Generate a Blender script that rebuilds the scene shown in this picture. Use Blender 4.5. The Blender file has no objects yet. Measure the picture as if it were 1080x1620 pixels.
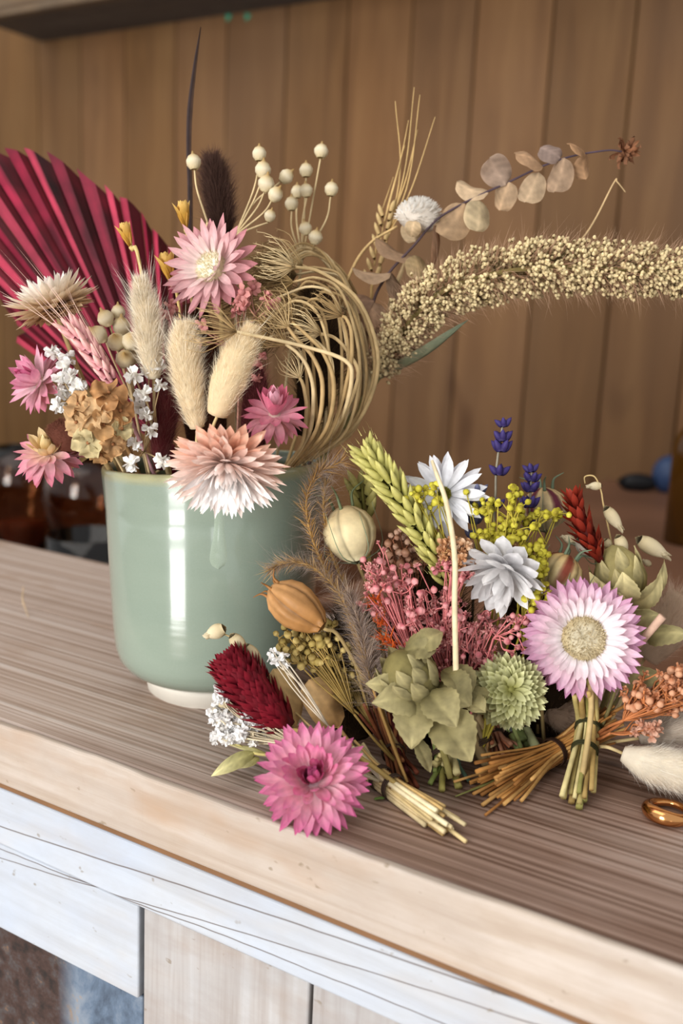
import bpy, math, random
import numpy as np
from mathutils import Matrix, Vector
rng = np.random.default_rng(7)
random.seed(7)
C = bpy.context.scene.collection

# ---------------------------------------------------------------- camera geometry
W, Hh = 1080, 1620
PC = np.array([540.0, 810.0])
V1 = np.array([-2100.0, 385.0]) - PC      # vanishing point of the counter edge
V2 = np.array([195.0, 8500.0]) - PC       # vanishing point of the verticals
FPX = math.sqrt(-(V1 @ V2))
def nrm(v):
    v = np.asarray(v, float); return v / (np.linalg.norm(v) + 1e-12)
AX = nrm([-V1[0], V1[1], FPX]); AZ = -nrm([V2[0], -V2[1], -FPX]); AY = np.cross(AZ, AX)
R3 = np.array([AX, AY, AZ])               # camera -> world rotation
CAMH = 0.1867
CAM = np.array([0.0, 0.0, CAMH])
CR, CU, CT = R3 @ np.array([1., 0, 0]), R3 @ np.array([0, 1., 0]), R3 @ np.array([0, 0, 1.])
HF = nrm([-CT[0], -CT[1], 0])             # horizontal view direction
def ray(x, y): return R3 @ np.array([x - 540.0, 810.0 - y, -FPX])
def G(x, y, z=0.0):                       # where a sight line meets a level plane
    d = ray(x, y); return CAM + d * ((z - CAMH) / d[2])
def FY(x, y, Y):                          # where it meets an upright plane parallel to the wall
    d = ray(x, y); return CAM + d * (Y / d[1])
DC = (G(336, 1083) - CAM) @ HF            # distance of the cup's axis
def P(x, y, off=0.0):
    d = ray(x, y); return CAM + d * ((DC - off) / (d @ HF))
def mm(p): return ((CAM - np.asarray(p)) @ CT) / FPX     # metres per pixel at a point
def ax(r, u, t): return nrm(r * CR + u * CU + t * CT)
def PP(lst): return np.array([P(*q) for q in lst])

# ---------------------------------------------------------------- colour and materials
def lin(c):
    if isinstance(c, str):
        c = [int(c[i:i + 2], 16) for i in (0, 2, 4)]
    c = np.asarray(c, float) / 255
    return np.where(c <= .04045, c / 12.92, ((c + .055) / 1.055) ** 2.4)
MATS = {}
def nodes(name):
    m = bpy.data.materials.new(name); m.use_nodes = True
    nt = m.node_tree; b = nt.nodes['Principled BSDF']
    return m, nt, b
def N(nt, t, **kw):
    n = nt.nodes.new(t)
    for k, v in kw.items():
        if k in n.inputs: n.inputs[k].default_value = v
        else: setattr(n, k, v)
    return n
def dry(name, rough=.75, trans=.0, spec=.25, nscale=60, namt=.25, bump=.0, sheen=0):
    """dried plant matter: the mesh's own colouring broken up by noise, with some light passing through"""
    if name in MATS: return MATS[name]
    m, nt, b = nodes(name)
    at = N(nt, 'ShaderNodeAttribute', attribute_name='Col')
    tc = N(nt, 'ShaderNodeTexCoord')
    nz = N(nt, 'ShaderNodeTexNoise', Scale=nscale, Detail=4.0)
    nt.links.new(tc.outputs['Object'], nz.inputs['Vector'])
    mr = N(nt, 'ShaderNodeMapRange'); mr.inputs[3].default_value = 1 - namt; mr.inputs[4].default_value = 1 + namt
    mr.inputs[1].default_value = .3; mr.inputs[2].default_value = .7
    nt.links.new(nz.outputs['Fac'], mr.inputs[0])
    mx = N(nt, 'ShaderNodeMix', data_type='RGBA', blend_type='MULTIPLY'); mx.inputs[0].default_value = 1
    nt.links.new(at.outputs['Color'], mx.inputs[6]); nt.links.new(mr.outputs[0], mx.inputs[7])
    nt.links.new(mx.outputs[2], b.inputs['Base Color'])
    b.inputs['Roughness'].default_value = rough; b.inputs['Specular IOR Level'].default_value = spec
    if sheen: b.inputs['Sheen Weight'].default_value = sheen
    if bump:
        bp = N(nt, 'ShaderNodeBump', Strength=bump, Distance=.001)
        nt.links.new(nz.outputs['Fac'], bp.inputs['Height']); nt.links.new(bp.outputs[0], b.inputs['Normal'])
    if trans:
        tr = N(nt, 'ShaderNodeBsdfTranslucent'); ms = N(nt, 'ShaderNodeMixShader'); ms.inputs[0].default_value = trans
        nt.links.new(mx.outputs[2], tr.inputs['Color'])
        nt.links.new(b.outputs[0], ms.inputs[1]); nt.links.new(tr.outputs[0], ms.inputs[2])
        nt.links.new(ms.outputs[0], nt.nodes['Material Output'].inputs['Surface'])
    MATS[name] = m
    return m
M_PET = dry('dry_petal', .55, .25, .3, 300, .10)
M_LEAF = dry('dry_leaf', .7, .25, .25, 160, .22, .3)
M_STEM = dry('dry_stem', .7, 0, .25, 150, .2)
M_POD = dry('papery_pod', .5, .12, .35, 140, .2, .35)
M_FUR = dry('soft_fur', .9, .25, .1, 200, .08)
M_SEED = dry('seed_grain', .6, .1, .3, 400, .15)
M_PALM = dry('dyed_palm', .55, .12, .35, 70, .22)

# ---------------------------------------------------------------- mesh building
class MB:
    def __init__(s): s.v, s.f, s.c, s.n = [], [], [], 0
    def add(s, V, F, Cc):
        V = np.asarray(V, float); Cc = np.asarray(Cc, float)
        if Cc.ndim == 1: Cc = np.tile(Cc, (len(V), 1))
        s.v.append(V); s.c.append(Cc)
        s.f.extend([tuple(int(i) + s.n for i in f) for f in F]); s.n += len(V)
        return s
    def addm(s, tpl, mats, tint=None):
        """many copies of a template: mats (K,4,4)"""
        V, F, Cc = tpl
        Cc = np.asarray(Cc, float)
        if Cc.ndim == 1: Cc = np.tile(Cc, (len(V), 1))
        Vh = np.c_[V, np.ones(len(V))]
        for k, m in enumerate(mats):
            s.add((Vh @ np.asarray(m).T)[:, :3], F, Cc if tint is None else np.clip(Cc * tint[k], 0, 1))
        return s
    def mesh(s, name, mat, off=None, smooth=True):
        me = bpy.data.meshes.new(name)
        V = np.concatenate(s.v); Cc = np.concatenate(s.c)
        if off is not None: V = V - off
        me.from_pydata(V.tolist(), [], s.f)
        a = me.attributes.new('Col', 'FLOAT_COLOR', 'POINT')
        a.data.foreach_set('color', np.c_[Cc, np.ones(len(Cc))].astype(np.float32).ravel())
        if smooth: me.polygons.foreach_set('use_smooth', [True] * len(me.polygons))
        me.materials.append(mat); me.update()
        return me
def one(tpl): return MB().add(*tpl)

class Thing:
    def __init__(s, name, label, cat, base, group=None, kind=None):
        s.e = bpy.data.objects.new(name, None); C.objects.link(s.e)
        s.e.empty_display_size = .01
        s.b = np.asarray(base, float); s.e.location = s.b.tolist()
        s.e['label'] = label; s.e['category'] = cat
        if group: s.e['group'] = group
        if kind: s.e['kind'] = kind
    def part(s, name, mb, mat, parent=None, label=None, smooth=True, kind=None):
        o = bpy.data.objects.new(name, mb.mesh(name, mat, s.b, smooth)); C.objects.link(o)
        o.parent = parent or s.e
        if label: o['label'] = label
        if kind: o['kind'] = kind
        return o
    def inst(s, name, me, m, parent=None, label=None):
        """a part from a shared mesh, placed by a world matrix"""
        o = bpy.data.objects.new(name, me); C.objects.link(o); o.parent = parent or s.e
        m = np.array(m, float); m[:3, 3] -= s.b
        o.matrix_local = Matrix(m.tolist())
        if label: o['label'] = label
        return o

def spline(pts, n):
    p = np.asarray(pts, float)
    if len(p) == 2: return p[0] + (p[1] - p[0]) * np.linspace(0, 1, n)[:, None]
    q = np.vstack([2 * p[0] - p[1], p, 2 * p[-1] - p[-2]])
    out = []
    for t in np.linspace(0, len(p) - 1 - 1e-9, n):
        i = int(t); u = t - i; a, b, c, d = q[i:i + 4]
        out.append(.5 * (2 * b + (c - a) * u + (2 * a - 5 * b + 4 * c - d) * u * u + (3 * b - a - 3 * c + d) * u ** 3))
    return np.array(out)
def frames(p):
    t = np.gradient(p, axis=0); t /= np.linalg.norm(t, axis=1)[:, None] + 1e-12
    a = np.cross(t[0], [0.3, .2, 1.]);
    if np.linalg.norm(a) < 1e-3: a = np.cross(t[0], [1., 0, 0])
    a = nrm(a); A = []
    for i in range(len(p)):
        a = nrm(a - t[i] * (a @ t[i])); A.append(a)
    A = np.array(A); return t, A, np.cross(t, A)
def tube(pts, rad, col, n=12, k=5, col2=None):
    p = spline(pts, n); t, A, B = frames(p)
    r = np.interp(np.linspace(0, 1, n), np.linspace(0, 1, len(np.atleast_1d(rad))), np.atleast_1d(rad))
    th = np.arange(k) * 2 * math.pi / k
    V = (p[:, None] + r[:, None, None] * (np.cos(th)[None, :, None] * A[:, None] + np.sin(th)[None, :, None] * B[:, None])).reshape(-1, 3)
    F = [(i * k + j, i * k + (j + 1) % k, (i + 1) * k + (j + 1) % k, (i + 1) * k + j) for i in range(n - 1) for j in range(k)]
    F += [tuple(range(k - 1, -1, -1)), tuple((n - 1) * k + j for j in range(k))]
    c = np.asarray(col, float)
    if col2 is not None: c = np.repeat(c + (np.asarray(col2) - c) * np.linspace(0, 1, n)[:, None], k, axis=0)
    return V, F, c
def lathe(prof, k=24, col=None, cols=None, wob=None):
    """profile [(r,z)...] about z; open tube of quads, poles merged when r is 0"""
    V, F, Cc = [], [], []
    rings = []
    for i, (r, z) in enumerate(prof):
        if r < 1e-7:
            rings.append([len(V)]); V.append((0, 0, z)); Cc.append(cols[i] if cols is not None else col)
        else:
            ring = []
            for j in range(k):
                th = 2 * math.pi * j / k; rr = r * (wob(th, i / (len(prof) - 1)) if wob else 1)
                ring.append(len(V)); V.append((rr * math.cos(th), rr * math.sin(th), z)); Cc.append(cols[i] if cols is not None else col)
            rings.append(ring)
    for a, b in zip(rings, rings[1:]):
        for j in range(k):
            if len(a) == 1 and len(b) == 1: continue
            if len(a) == 1: F.append((a[0], b[j], b[(j + 1) % k]))
            elif len(b) == 1: F.append((a[j], a[(j + 1) % k], b[0]))
            else: F.append((a[j], a[(j + 1) % k], b[(j + 1) % k], b[j]))
    return np.array(V, float), F, np.array(Cc, float)
def frame(o, z, s=1.0, x=None):
    """matrix with its z axis along z"""
    z = nrm(z)
    x = np.cross([.31, .17, .9], z) if x is None else np.asarray(x, float)
    x = nrm(x - z * (x @ z)); y = np.cross(z, x)
    m = np.eye(4); s = np.broadcast_to(np.asarray(s, float), (3,))
    m[:3, 0], m[:3, 1], m[:3, 2], m[:3, 3] = x * s[0], y * s[1], z * s[2], o
    return m
def xform(tpl, m):
    V, F, c = tpl
    return (np.c_[V, np.ones(len(V))] @ np.asarray(m).T)[:, :3], F, c
def egg(col, col2=None, k=8, n=6, p=1.0):
    """unit pointed egg along z from 0 to 1, radius .5"""
    u = np.linspace(0, 1, n); prof = [(.5 * math.sin(math.pi * t ** p) ** .8 if 0 < t < 1 else 0, t) for t in u]
    cols = [np.asarray(col) + ((np.asarray(col2) if col2 is not None else np.asarray(col)) - np.asarray(col)) * t for t in u]
    return lathe(prof, k, cols=cols)
def as_lin(c): return lin(c) if isinstance(c, str) else np.asarray(c, float)
def petal(L, Wd, col0, col1, curl=.2, cup=.35, nu=7, nv=5, wide=.55, tip=1.05, col_mid=None, pinch=0.25):
    V, F, Cc = [], [], []
    for i in range(nu):
        u = i / (nu - 1)
        if u < wide: w = pinch + (1 - pinch) * math.sin(math.pi / 2 * u / wide)
        else: w = max(0.0, 1 - ((u - wide) / (1 - wide)) ** (1 + tip)) ** .8
        w = max(w, .04)
        for j in range(nv):
            v = 2 * j / (nv - 1) - 1; y = v * w * Wd / 2
            x = L * u * (1 - .12 * abs(curl) * u); z = curl * L * u * u + cup * Wd * .5 * (v * v) * w * w
            V.append((x, y, z))
            c = np.asarray(col0) + (np.asarray(col1) - np.asarray(col0)) * u if col_mid is None else (
                np.asarray(col0) + (np.asarray(col_mid) - np.asarray(col0)) * min(1, 2 * u) if u < .5 else np.asarray(col_mid) + (np.asarray(col1) - np.asarray(col_mid)) * (2 * u - 1))
            Cc.append(c * (1 - .10 * abs(v) - (.07 if j % 2 else 0)))
    for i in range(nu - 1):
        for j in range(nv - 1):
            F.append((i * nv + j, i * nv + j + 1, (i + 1) * nv + j + 1, (i + 1) * nv + j))
    return np.array(V, float), F, np.array(Cc, float)
def pframe(o, axis, th, tilt, A, B, roll=0.0):
    rd = math.cos(th) * A + math.sin(th) * B
    x = math.cos(tilt) * axis + math.sin(tilt) * rd
    z = math.sin(tilt) * axis - math.cos(tilt) * rd
    y = np.cross(z, x)
    y2 = math.cos(roll) * y + math.sin(roll) * z; z2 = math.cos(roll) * z - math.sin(roll) * y
    m = np.eye(4); m[:3, 0], m[:3, 1], m[:3, 2], m[:3, 3] = x, y2, z2, o
    return m
def basis(a):
    a = nrm(a); x = np.cross([.2, .1, 1.], a)
    if np.linalg.norm(x) < .05: x = np.cross([1., 0, 0], a)
    x = nrm(x); return a, x, np.cross(a, x)
def leaf(a, b, width, face, bend=.1, cup=.2, col=None, col2=None, shape='lance', nu=12, nv=7, ruff=.03, fold=0.0, serr=0.0):
    """leaf blade from a to b, broad side facing `face`"""
    a, b = np.asarray(a), np.asarray(b); L = np.linalg.norm(b - a); t = nrm(b - a)
    f = nrm(face - t * (face @ t)); s = np.cross(f, t); V, F, Cc = [], [], []
    ph = rng.random(4) * 6.28
    for i in range(nu):
        u = i / (nu - 1)
        w = {'lance': math.sin(math.pi * min(1, u * .97 + .02) ** .8) ** .9, 'round': math.sqrt(max(0, 1 - (2 * u - 1) ** 2)) ** .8,
             'ovate': (math.sin(math.pi * u ** .62) ** .75) * (1 - .35 * u ** 3) if 0 < u < 1 else 0}[shape]
        w = max(w, .03) * (1 + serr * (1 if i % 2 else -1) * (0 < i < nu - 1))
        for j in range(nv):
            v = 2 * j / (nv - 1) - 1
            y = v * w * width / 2
            z = bend * L * math.sin(math.pi * u) - cup * width * v * v * w + fold * abs(v) * w * width * .5
            z += ruff * width * (math.sin(7 * u + ph[0] + 2 * v) + math.sin(11 * u * (1 if v > 0 else -1) + ph[1])) * abs(v)
            V.append(a + t * L * u + s * y + f * z)
            c = np.asarray(col) + (np.asarray(col2 if col2 is not None else col) - np.asarray(col)) * u
            vein = .22 if abs(v) < .05 else 0
            Cc.append(np.clip(c * (1 + vein + .09 * math.sin(26 * u + 8 * abs(v)) - .12 * abs(v) + .2 * abs(v) ** 6), 0, 1))
    for i in range(nu - 1):
        for j in range(nv - 1):
            F.append((i * nv + j, i * nv + j + 1, (i + 1) * nv + j + 1, (i + 1) * nv + j))
    return np.array(V), F, np.array(Cc)
def ico(col, sub=1):
    import bmesh
    bm = bmesh.new(); bmesh.ops.create_icosphere(bm, subdivisions=sub, radius=.5)
    V = np.array([v.co[:] for v in bm.verts]); F = [tuple(v.index for v in f.verts) for f in bm.faces]; bm.free()
    return V, F, np.asarray(col, float)
def hairs(mb, roots, dirs, lens, wid, col, col2=None, curl=.25, seg=3, sag=0.0):
    """thin tapering blades, bending a little"""
    K = len(roots); roots = np.asarray(roots); dirs = np.asarray(dirs, float)
    dirs = dirs / np.linalg.norm(dirs, axis=1)[:, None]
    bnd = rng.normal(size=(K, 3)) * curl; lens = np.broadcast_to(lens, (K,)); wid = np.broadcast_to(wid, (K,))
    side = np.cross(dirs, rng.normal(size=(K, 3))); side /= np.linalg.norm(side, axis=1)[:, None] + 1e-9
    rows = []
    for i in range(seg + 1):
        u = i / seg
        p = roots + dirs * (lens * u)[:, None] + bnd * (lens * u * u)[:, None]; p[:, 2] -= sag * lens * u * u
        w = wid * (1 - u) * .5
        rows.append((p - side * w[:, None], p + side * w[:, None]) if i < seg else (p,))
    c = np.asarray(col, float); c2 = np.asarray(col2 if col2 is not None else col, float)
    V = np.concatenate([x for r in rows for x in r]); per = [(c + (c2 - c) * (i / seg)) for i in range(seg + 1)]
    jit = 1 + rng.normal(size=(K, 1)) * .08
    Cc = np.concatenate([np.clip(per[i] * jit, 0, 1) for i in range(seg + 1) for _ in rows[i]])
    F = []
    for k in range(K):
        for i in range(seg - 1):
            a, b = (2 * i) * K + k, (2 * i + 1) * K + k; F.append((a, b, b + 2 * K, a + 2 * K))
        F.append((2 * (seg - 1) * K + k, (2 * (seg - 1) + 1) * K + k, 2 * seg * K + k))
    mb.add(V, F, Cc)
    return mb
def sph(n):
    v = rng.normal(size=(n, 3)); return v / np.linalg.norm(v, axis=1)[:, None]

# ---------------------------------------------------------------- plants
def strawflower(name, label, c, axis, R, rows, disc=None, stem=None, sep=True, stemr=.0011, stemcol='b8a070', group=None, cat='dried flower', rec=.14, tip=1.05, updown=None):
    """rows: (count, tilt degrees, length/R, width/R, base colour, tip colour, curl[, mid colour])"""
    c = np.asarray(c); axis, A, B = basis(axis)
    t = Thing(name, label, cat, stem[0] if stem is not None else c - axis * R * .3, group)
    merged = {}
    warm = lambda q: np.clip(lin(q) * ((1.01, 1.0, .94) if lin(q)[2] > lin(q)[1] * 1.02 and lin(q)[0] > lin(q)[2] else (1, 1, 1)), 0, 1)
    for ri, row in enumerate(rows):
        n, tilt, L, Wd, c0, c1, curl = row[:7]; mid = warm(row[7]) if len(row) > 7 else None
        tpls = [petal(L * R * s, Wd * R * w, warm(c0), warm(c1), curl * q, .4, col_mid=mid, tip=tip) for s, w, q in ((1, 1, 1), (.93, 1.1, .7), (1.05, .9, 1.35))]
        mes = [one(q).mesh('petal', M_PET) for q in tpls] if sep else None
        zoff = R * .10 * (len(rows) - ri) / len(rows)
        for k in range(n):
            th = 2 * math.pi * (k + .5 * (ri % 2) + rng.normal() * .16) / n
            ti = math.radians(tilt + rng.normal() * 5)
            o = c + (math.cos(th) * A + math.sin(th) * B) * R * rec * (1 if tilt > 45 else .7) - axis * (zoff * .6 - R * .05 * ri / len(rows))
            m = pframe(o, axis, th, ti, A, B, rng.normal() * .15)
            q = rng.integers(3)
            if sep: t.inst('petal', mes[q], m)
            else:
                key = 'outer_petals' if ri < (len(rows) + 1) // 2 else 'inner_petals'
                V_, F_, c_ = xform(tpls[q], m)
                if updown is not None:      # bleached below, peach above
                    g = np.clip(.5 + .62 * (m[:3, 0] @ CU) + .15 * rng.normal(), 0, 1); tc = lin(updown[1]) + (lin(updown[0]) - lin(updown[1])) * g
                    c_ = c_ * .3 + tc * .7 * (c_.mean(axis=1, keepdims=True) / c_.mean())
                merged.setdefault(key, MB()).add(V_, F_, c_)
    for k, mb in merged.items(): t.part(k, mb, M_PET)
    # receptacle, and the disc of florets
    cal = lathe([(0, -.30), (.10, -.28), (.2, -.18), (.24, -.06), (.18, .04), (0, .06)], 14, col=lin(rows[0][4]) * .75)
    t.part('calyx', one(xform(cal, frame(c, axis, R))), M_PET)
    if disc:
        dr, dh, d0, d1 = disc
        mb = MB().add(*xform(lathe([(dr * 1.0, -.03), (dr, dh * .3), (dr * .85, dh * .75), (dr * .5, dh), (dr * .3, dh * .93), (0, dh)], 28, cols=[lin(d1), lin(d1), lin(d1), lin(d0), lin(d0), lin(d0)]), frame(c, axis, R)))
        n = 700; s = np.sqrt(rng.random(n)) ; th = rng.random(n) * 6.283
        z = np.interp(s, [0, .5, .85, 1], [dh, dh, dh * .75, dh * .3])
        rt = c + R * ((dr * s * np.cos(th))[:, None] * A + (dr * s * np.sin(th))[:, None] * B + z[:, None] * axis)
        dd = axis + .7 * s[:, None] * (np.cos(th)[:, None] * A + np.sin(th)[:, None] * B)
        hairs(mb, rt, dd, R * .07, R * .03, lin(d0), lin(d1), .2, 2)
        t.part('flower_center', mb, M_FUR)
    if stem is not None: t.part('stem', one(tube(list(stem) + [c - axis * R * .25], [stemr * 1.2, stemr], lin(stemcol))), M_STEM)
    return t

def bunny_tail(label, pts, rads, col='e6d8bd', core='d2bf9d', n=7500, hl=24, stem=None, name='bunny_tail_grass', group=None, tipc=None, lean=1.25, out=1.0, wid=1.0, awn=70, awnlen=48):
    """soft seed head along a path of points; rads in pixels"""
    pts = np.asarray(pts); s = mm(pts[len(pts) // 2])
    p = spline(pts, 40); t, A, B = frames(p); r = np.interp(np.linspace(0, 1, 40), np.linspace(0, 1, len(rads)), rads) * s
    th = Thing(name, label, 'dried grass', stem[0] if stem is not None else pts[0], group)
    mb = MB().add(*tube(pts, np.array(rads) * s * .72, lin(core), 24, 12))
    u = rng.random(n) * 38.9; i = u.astype(int); a = rng.random(n) * 6.283
    dirr = np.cos(a)[:, None] * A[i] + np.sin(a)[:, None] * B[i]
    f = (u - i)[:, None]
    root = p[i] * (1 - f) + p[i + 1] * f + dirr * (r[i] * .6)[:, None]
    hairs(mb, root, dirr * out + t[i] * (lean + .7 * rng.random((n, 1))), hl * s * (.55 + .8 * rng.random(n)) * np.clip(r[i] / r.max(), .5, 1), .62 * s * wid, lin(core), lin(tipc or col), .22)
    th.part('seed_head', mb, M_FUR)
    if awn:
        i = rng.integers(0, 39, awn); a = rng.random(awn) * 6.283
        dirr = np.cos(a)[:, None] * A[i] + np.sin(a)[:, None] * B[i]
        th.part('awns', hairs(MB(), p[i] + dirr * (r[i] * .6)[:, None], dirr * .55 + t[i] * 1.2, awnlen * s * (.6 + .6 * rng.random(awn)), .9 * s, lin(col), lin(col), .12), M_FUR)
    if stem is not None: th.part('stem', one(tube(list(stem) + [pts[0]], [.0009, .0007], lin('cdb98a'))), M_STEM)
    return th

def scale_head(name, label, pts, rads, n, L, Wd, c0, c1, stem=None, stemcol='a89058', tilt=35, cat='dried grass', group=None, core=None, jit=.12):
    """head clothed in pointed scales (canary grass); sizes in pixels"""
    pts = np.asarray(pts); s = mm(pts[0]); p = spline(pts, 40); t, A, B = frames(p)
    r = np.interp(np.linspace(0, 1, 40), np.linspace(0, 1, len(rads)), rads) * s
    th = Thing(name, label, cat, stem[0] if stem is not None else pts[0], group)
    th.part('core', one(tube(pts, np.array(rads) * s * .8, lin(core or c0) * .7, 20, 10)), M_SEED)
    tpl = petal(L * s, Wd * s, lin(c0), lin(c1), .25, .6, nu=5, nv=3, wide=.4)
    mb, ms, tint = MB(), [], []
    for k in range(n):
        u = (k + .5) / n * 38.5; i = int(u); a = k * 2.39996
        d = math.cos(a) * A[i] + math.sin(a) * B[i]
        ti = math.radians(tilt + rng.normal() * 9)
        x = math.cos(ti) * t[i] + math.sin(ti) * d; z = math.sin(ti) * t[i] - math.cos(ti) * d
        m = np.eye(4); m[:3, 0], m[:3, 1], m[:3, 2] = x, np.cross(z, x), z; m[:3, 3] = p[i] * (1 - u + i) + p[i + 1] * (u - i) + d * r[i] * .75
        ms.append(m); tint.append(1 + rng.normal() * jit)
    th.part('scales', mb.addm(tpl, ms, tint), M_PET)
    if stem is not None: th.part('stem', one(tube(list(stem) + [pts[0]], [.0011, .0009], lin(stemcol))), M_STEM)
    return th

def blossom(col, col2, k=7, seed=0):
    """small ruffled blossom of radius about .5"""
    r = np.random.default_rng(seed); mb = MB().add(*xform(ico(np.asarray(col2) * .92, 1), np.diag([.5, .5, .5, 1])))
    for q in range(int(k * 1.8)):
        d = r.normal(size=3); d[2] += .35; d = nrm(d)
        V, F, c = petal(.5, .40, np.asarray(col2), np.asarray(col), .55, .6, nu=4, nv=3, wide=.6, tip=1.8)
        mb.add(*xform((V, F, c), frame(d * .06, np.cross(d, r.normal(size=3)), 1, d)))
    return np.concatenate(mb.v), mb.f, np.concatenate(mb.c)
def seedball(col, col2, k=8):
    col, col2 = as_lin(col), as_lin(col2)
    return lathe([(0, -.5), (.28, -.42), (.48, -.1), (.46, .15), (.25, .42), (.06, .5), (0, .62)], k, cols=[col2, col, col, col, col2, col2, col2])
def spray(name, label, base, ctr, rad, n, size, tpls, stemcol, cat='dried flower', sep=True, stemr=.00035, fork=None, group=None, partname='floret', mat=None, sizej=.15, pts=None, up=None, main=None, droop=0, clus=0, clusr=0):
    """branching sprig: thin stems from base to florets around ctr; rad = (right, up, depth) in pixels"""
    base, ctr = np.asarray(base), np.asarray(ctr); s = mm(ctr)
    t = Thing(name, label, cat, base, group)
    fork = base + (ctr - base) * .55 if fork is None else np.asarray(fork)
    if pts is None:
        q = sph(n) * (rng.random((n, 1)) ** .45)
        if clus:
            cc = sph(clus) * (rng.random((clus, 1)) ** .4)
            q = cc[rng.integers(0, clus, n)] + rng.normal(size=(n, 3)) * clusr
        pts = ctr + s * (q[:, :1] * rad[0] * CR + q[:, 1:2] * rad[1] * CU + q[:, 2:] * rad[2] * CT)
    pts = np.asarray(pts); n = len(pts)
    mb = MB().add(*tube([base, base + (fork - base) * .5 + rng.normal(size=3) * s * 3, fork], [stemr * 2.2, stemr * 1.6], lin(stemcol), 8))
    order = np.argsort(((pts - fork) ** 2).sum(1)); done = [(fork, fork)]
    for i in order:
        p = pts[i]
        cand = [(np.linalg.norm(p - q) + .35 * np.linalg.norm(q - fork), q) for q, _ in done[-60:]] 
        # branch off an earlier stem where it is near, else off the fork
        q = min(cand, key=lambda z: z[0])[1]; src = q if rng.random() < .6 else fork
        mid = src + (p - src) * .55 + rng.normal(size=3) * s * 4 + np.array([0, 0, -droop * s])
        mb.add(*tube([src, mid, p], [stemr * 1.1, stemr * .8], lin(stemcol) * (1 + rng.normal() * .1), 6, 4))
        if rng.random() < .5: done.append((mid, p))
    t.part('stem', mb, M_STEM)
    mat = mat or M_PET
    mes = [one(q).mesh(partname, mat) for q in tpls] if sep else None
    mm_, tt = MB(), []
    for i, p in enumerate(pts):
        d = nrm(p - fork) + rng.normal(size=3) * .45 if up is None else up + rng.normal(size=3) * .4
        m = frame(p, d, size * s * (1 + rng.normal() * sizej), rng.normal(size=3)); k = rng.integers(len(tpls))
        if sep: t.inst(partname, mes[k], m)
        else: mm_.addm(tpls[k], [m], [1 + rng.normal() * .1])
    if not sep: t.part(partname + 's', mm_, mat, kind='stuff' if n > 100 else None)
    return t

def wheat(name, label, pts, n, L, Wd, c0, c1, awn=0, awncol=None, stem=None, stemcol='b8a860', cat='dried wheat', ranks=4, spread=28, grainname='grain', awn_end=False):
    """ear of grain: overlapping pointed grains in ranks up the path; sizes in pixels"""
    pts = np.asarray(pts); s = mm(pts[0]); p = spline(pts, 40); t, A, B = frames(p)
    th = Thing(name, label, cat, stem[0] if stem is not None else pts[0])
    g = egg(lin(c0), lin(c1), 8, 7, .85)
    me = [one(xform(g, np.diag([Wd * s * w, Wd * s * .8 * w, L * s * l, 1]))).mesh(grainname, M_SEED) for w, l in ((1, 1), (.9, 1.12), (1.12, .92))]
    # the face seen first has ranks either side and one down the middle
    th.part('rachis', one(tube(pts, [.0012, .0006], lin(c0) * .8, 14)), M_STEM)
    av = MB()
    for k in range(n):
        u = (k + .3) / n * 38; i = int(u); a = (k % ranks) * 2 * math.pi / ranks + rng.normal() * .15 + .5 * ((k // ranks) % 2) * .6
        d = math.cos(a) * A[i] + math.sin(a) * B[i]
        z = nrm(t[i] * math.cos(math.radians(spread)) + d * math.sin(math.radians(spread)))
        taper = .72 + .28 * math.sin(math.pi * min(.95, .15 + .85 * (1 - u / 38)))
        o = p[i] + d * Wd * s * .32
        m = frame(o, z, taper); th.inst(grainname, me[rng.integers(3)], m)
        if awn: hairs(av, [o + z * L * s * .9], [z * .8 + t[i] * 1.1 + rng.normal(size=3) * .1], awn * s * (.7 + .5 * rng.random()), 1.3 * s, lin(awncol or c1), None, .06)
    if awn: th.part('awns', av, M_FUR)
    if stem is not None: th.part('stem', one(tube(list(stem) + [pts[0]], [.001, .001], lin(stemcol))), M_STEM)
    return th
# ================================================================ THE SETTING
def tcoord(nt, sx, sy, sz, src='Object'):
    tc = N(nt, 'ShaderNodeTexCoord'); mp = N(nt, 'ShaderNodeMapping'); mp.inputs['Scale'].default_value = (sx, sy, sz)
    nt.links.new(tc.outputs[src], mp.inputs['Vector']); return mp.outputs[0]
def ramp(nt, fac, stops):
    r = N(nt, 'ShaderNodeValToRGB'); e = r.color_ramp.elements
    while len(e) < len(stops): e.new(.5)
    for k, (p, c) in enumerate(stops): e[k].position = p; e[k].color = (*lin(c), 1)
    nt.links.new(fac, r.inputs[0]); return r.outputs[0]
def mixc(nt, fac, a, b, mode='MIX'):
    m = N(nt, 'ShaderNodeMix', data_type='RGBA', blend_type=mode)
    if isinstance(fac, (int, float)): m.inputs[0].default_value = fac
    else: nt.links.new(fac, m.inputs[0])
    for s, q in ((6, a), (7, b)):
        if isinstance(q, str): m.inputs[s].default_value = (*lin(q), 1)
        else: nt.links.new(q, m.inputs[s])
    return m.outputs[2]
def noise(nt, vec, scale, detail=4, rough=.55, dist=0):
    n = N(nt, 'ShaderNodeTexNoise', Scale=scale, Detail=detail, Roughness=rough, Distortion=dist)
    nt.links.new(vec, n.inputs['Vector']); return n.outputs['Fac']
def rng_map(nt, f, a, b, c=0, d=1):
    m = N(nt, 'ShaderNodeMapRange'); m.inputs[1].default_value, m.inputs[2].default_value, m.inputs[3].default_value, m.inputs[4].default_value = a, b, c, d
    nt.links.new(f, m.inputs[0]); return m.outputs[0]
def bump(nt, b, h, st, di=.001):
    n = N(nt, 'ShaderNodeBump', Strength=st, Distance=di); nt.links.new(h, n.inputs['Height']); nt.links.new(n.outputs[0], b.inputs['Normal'])

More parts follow.
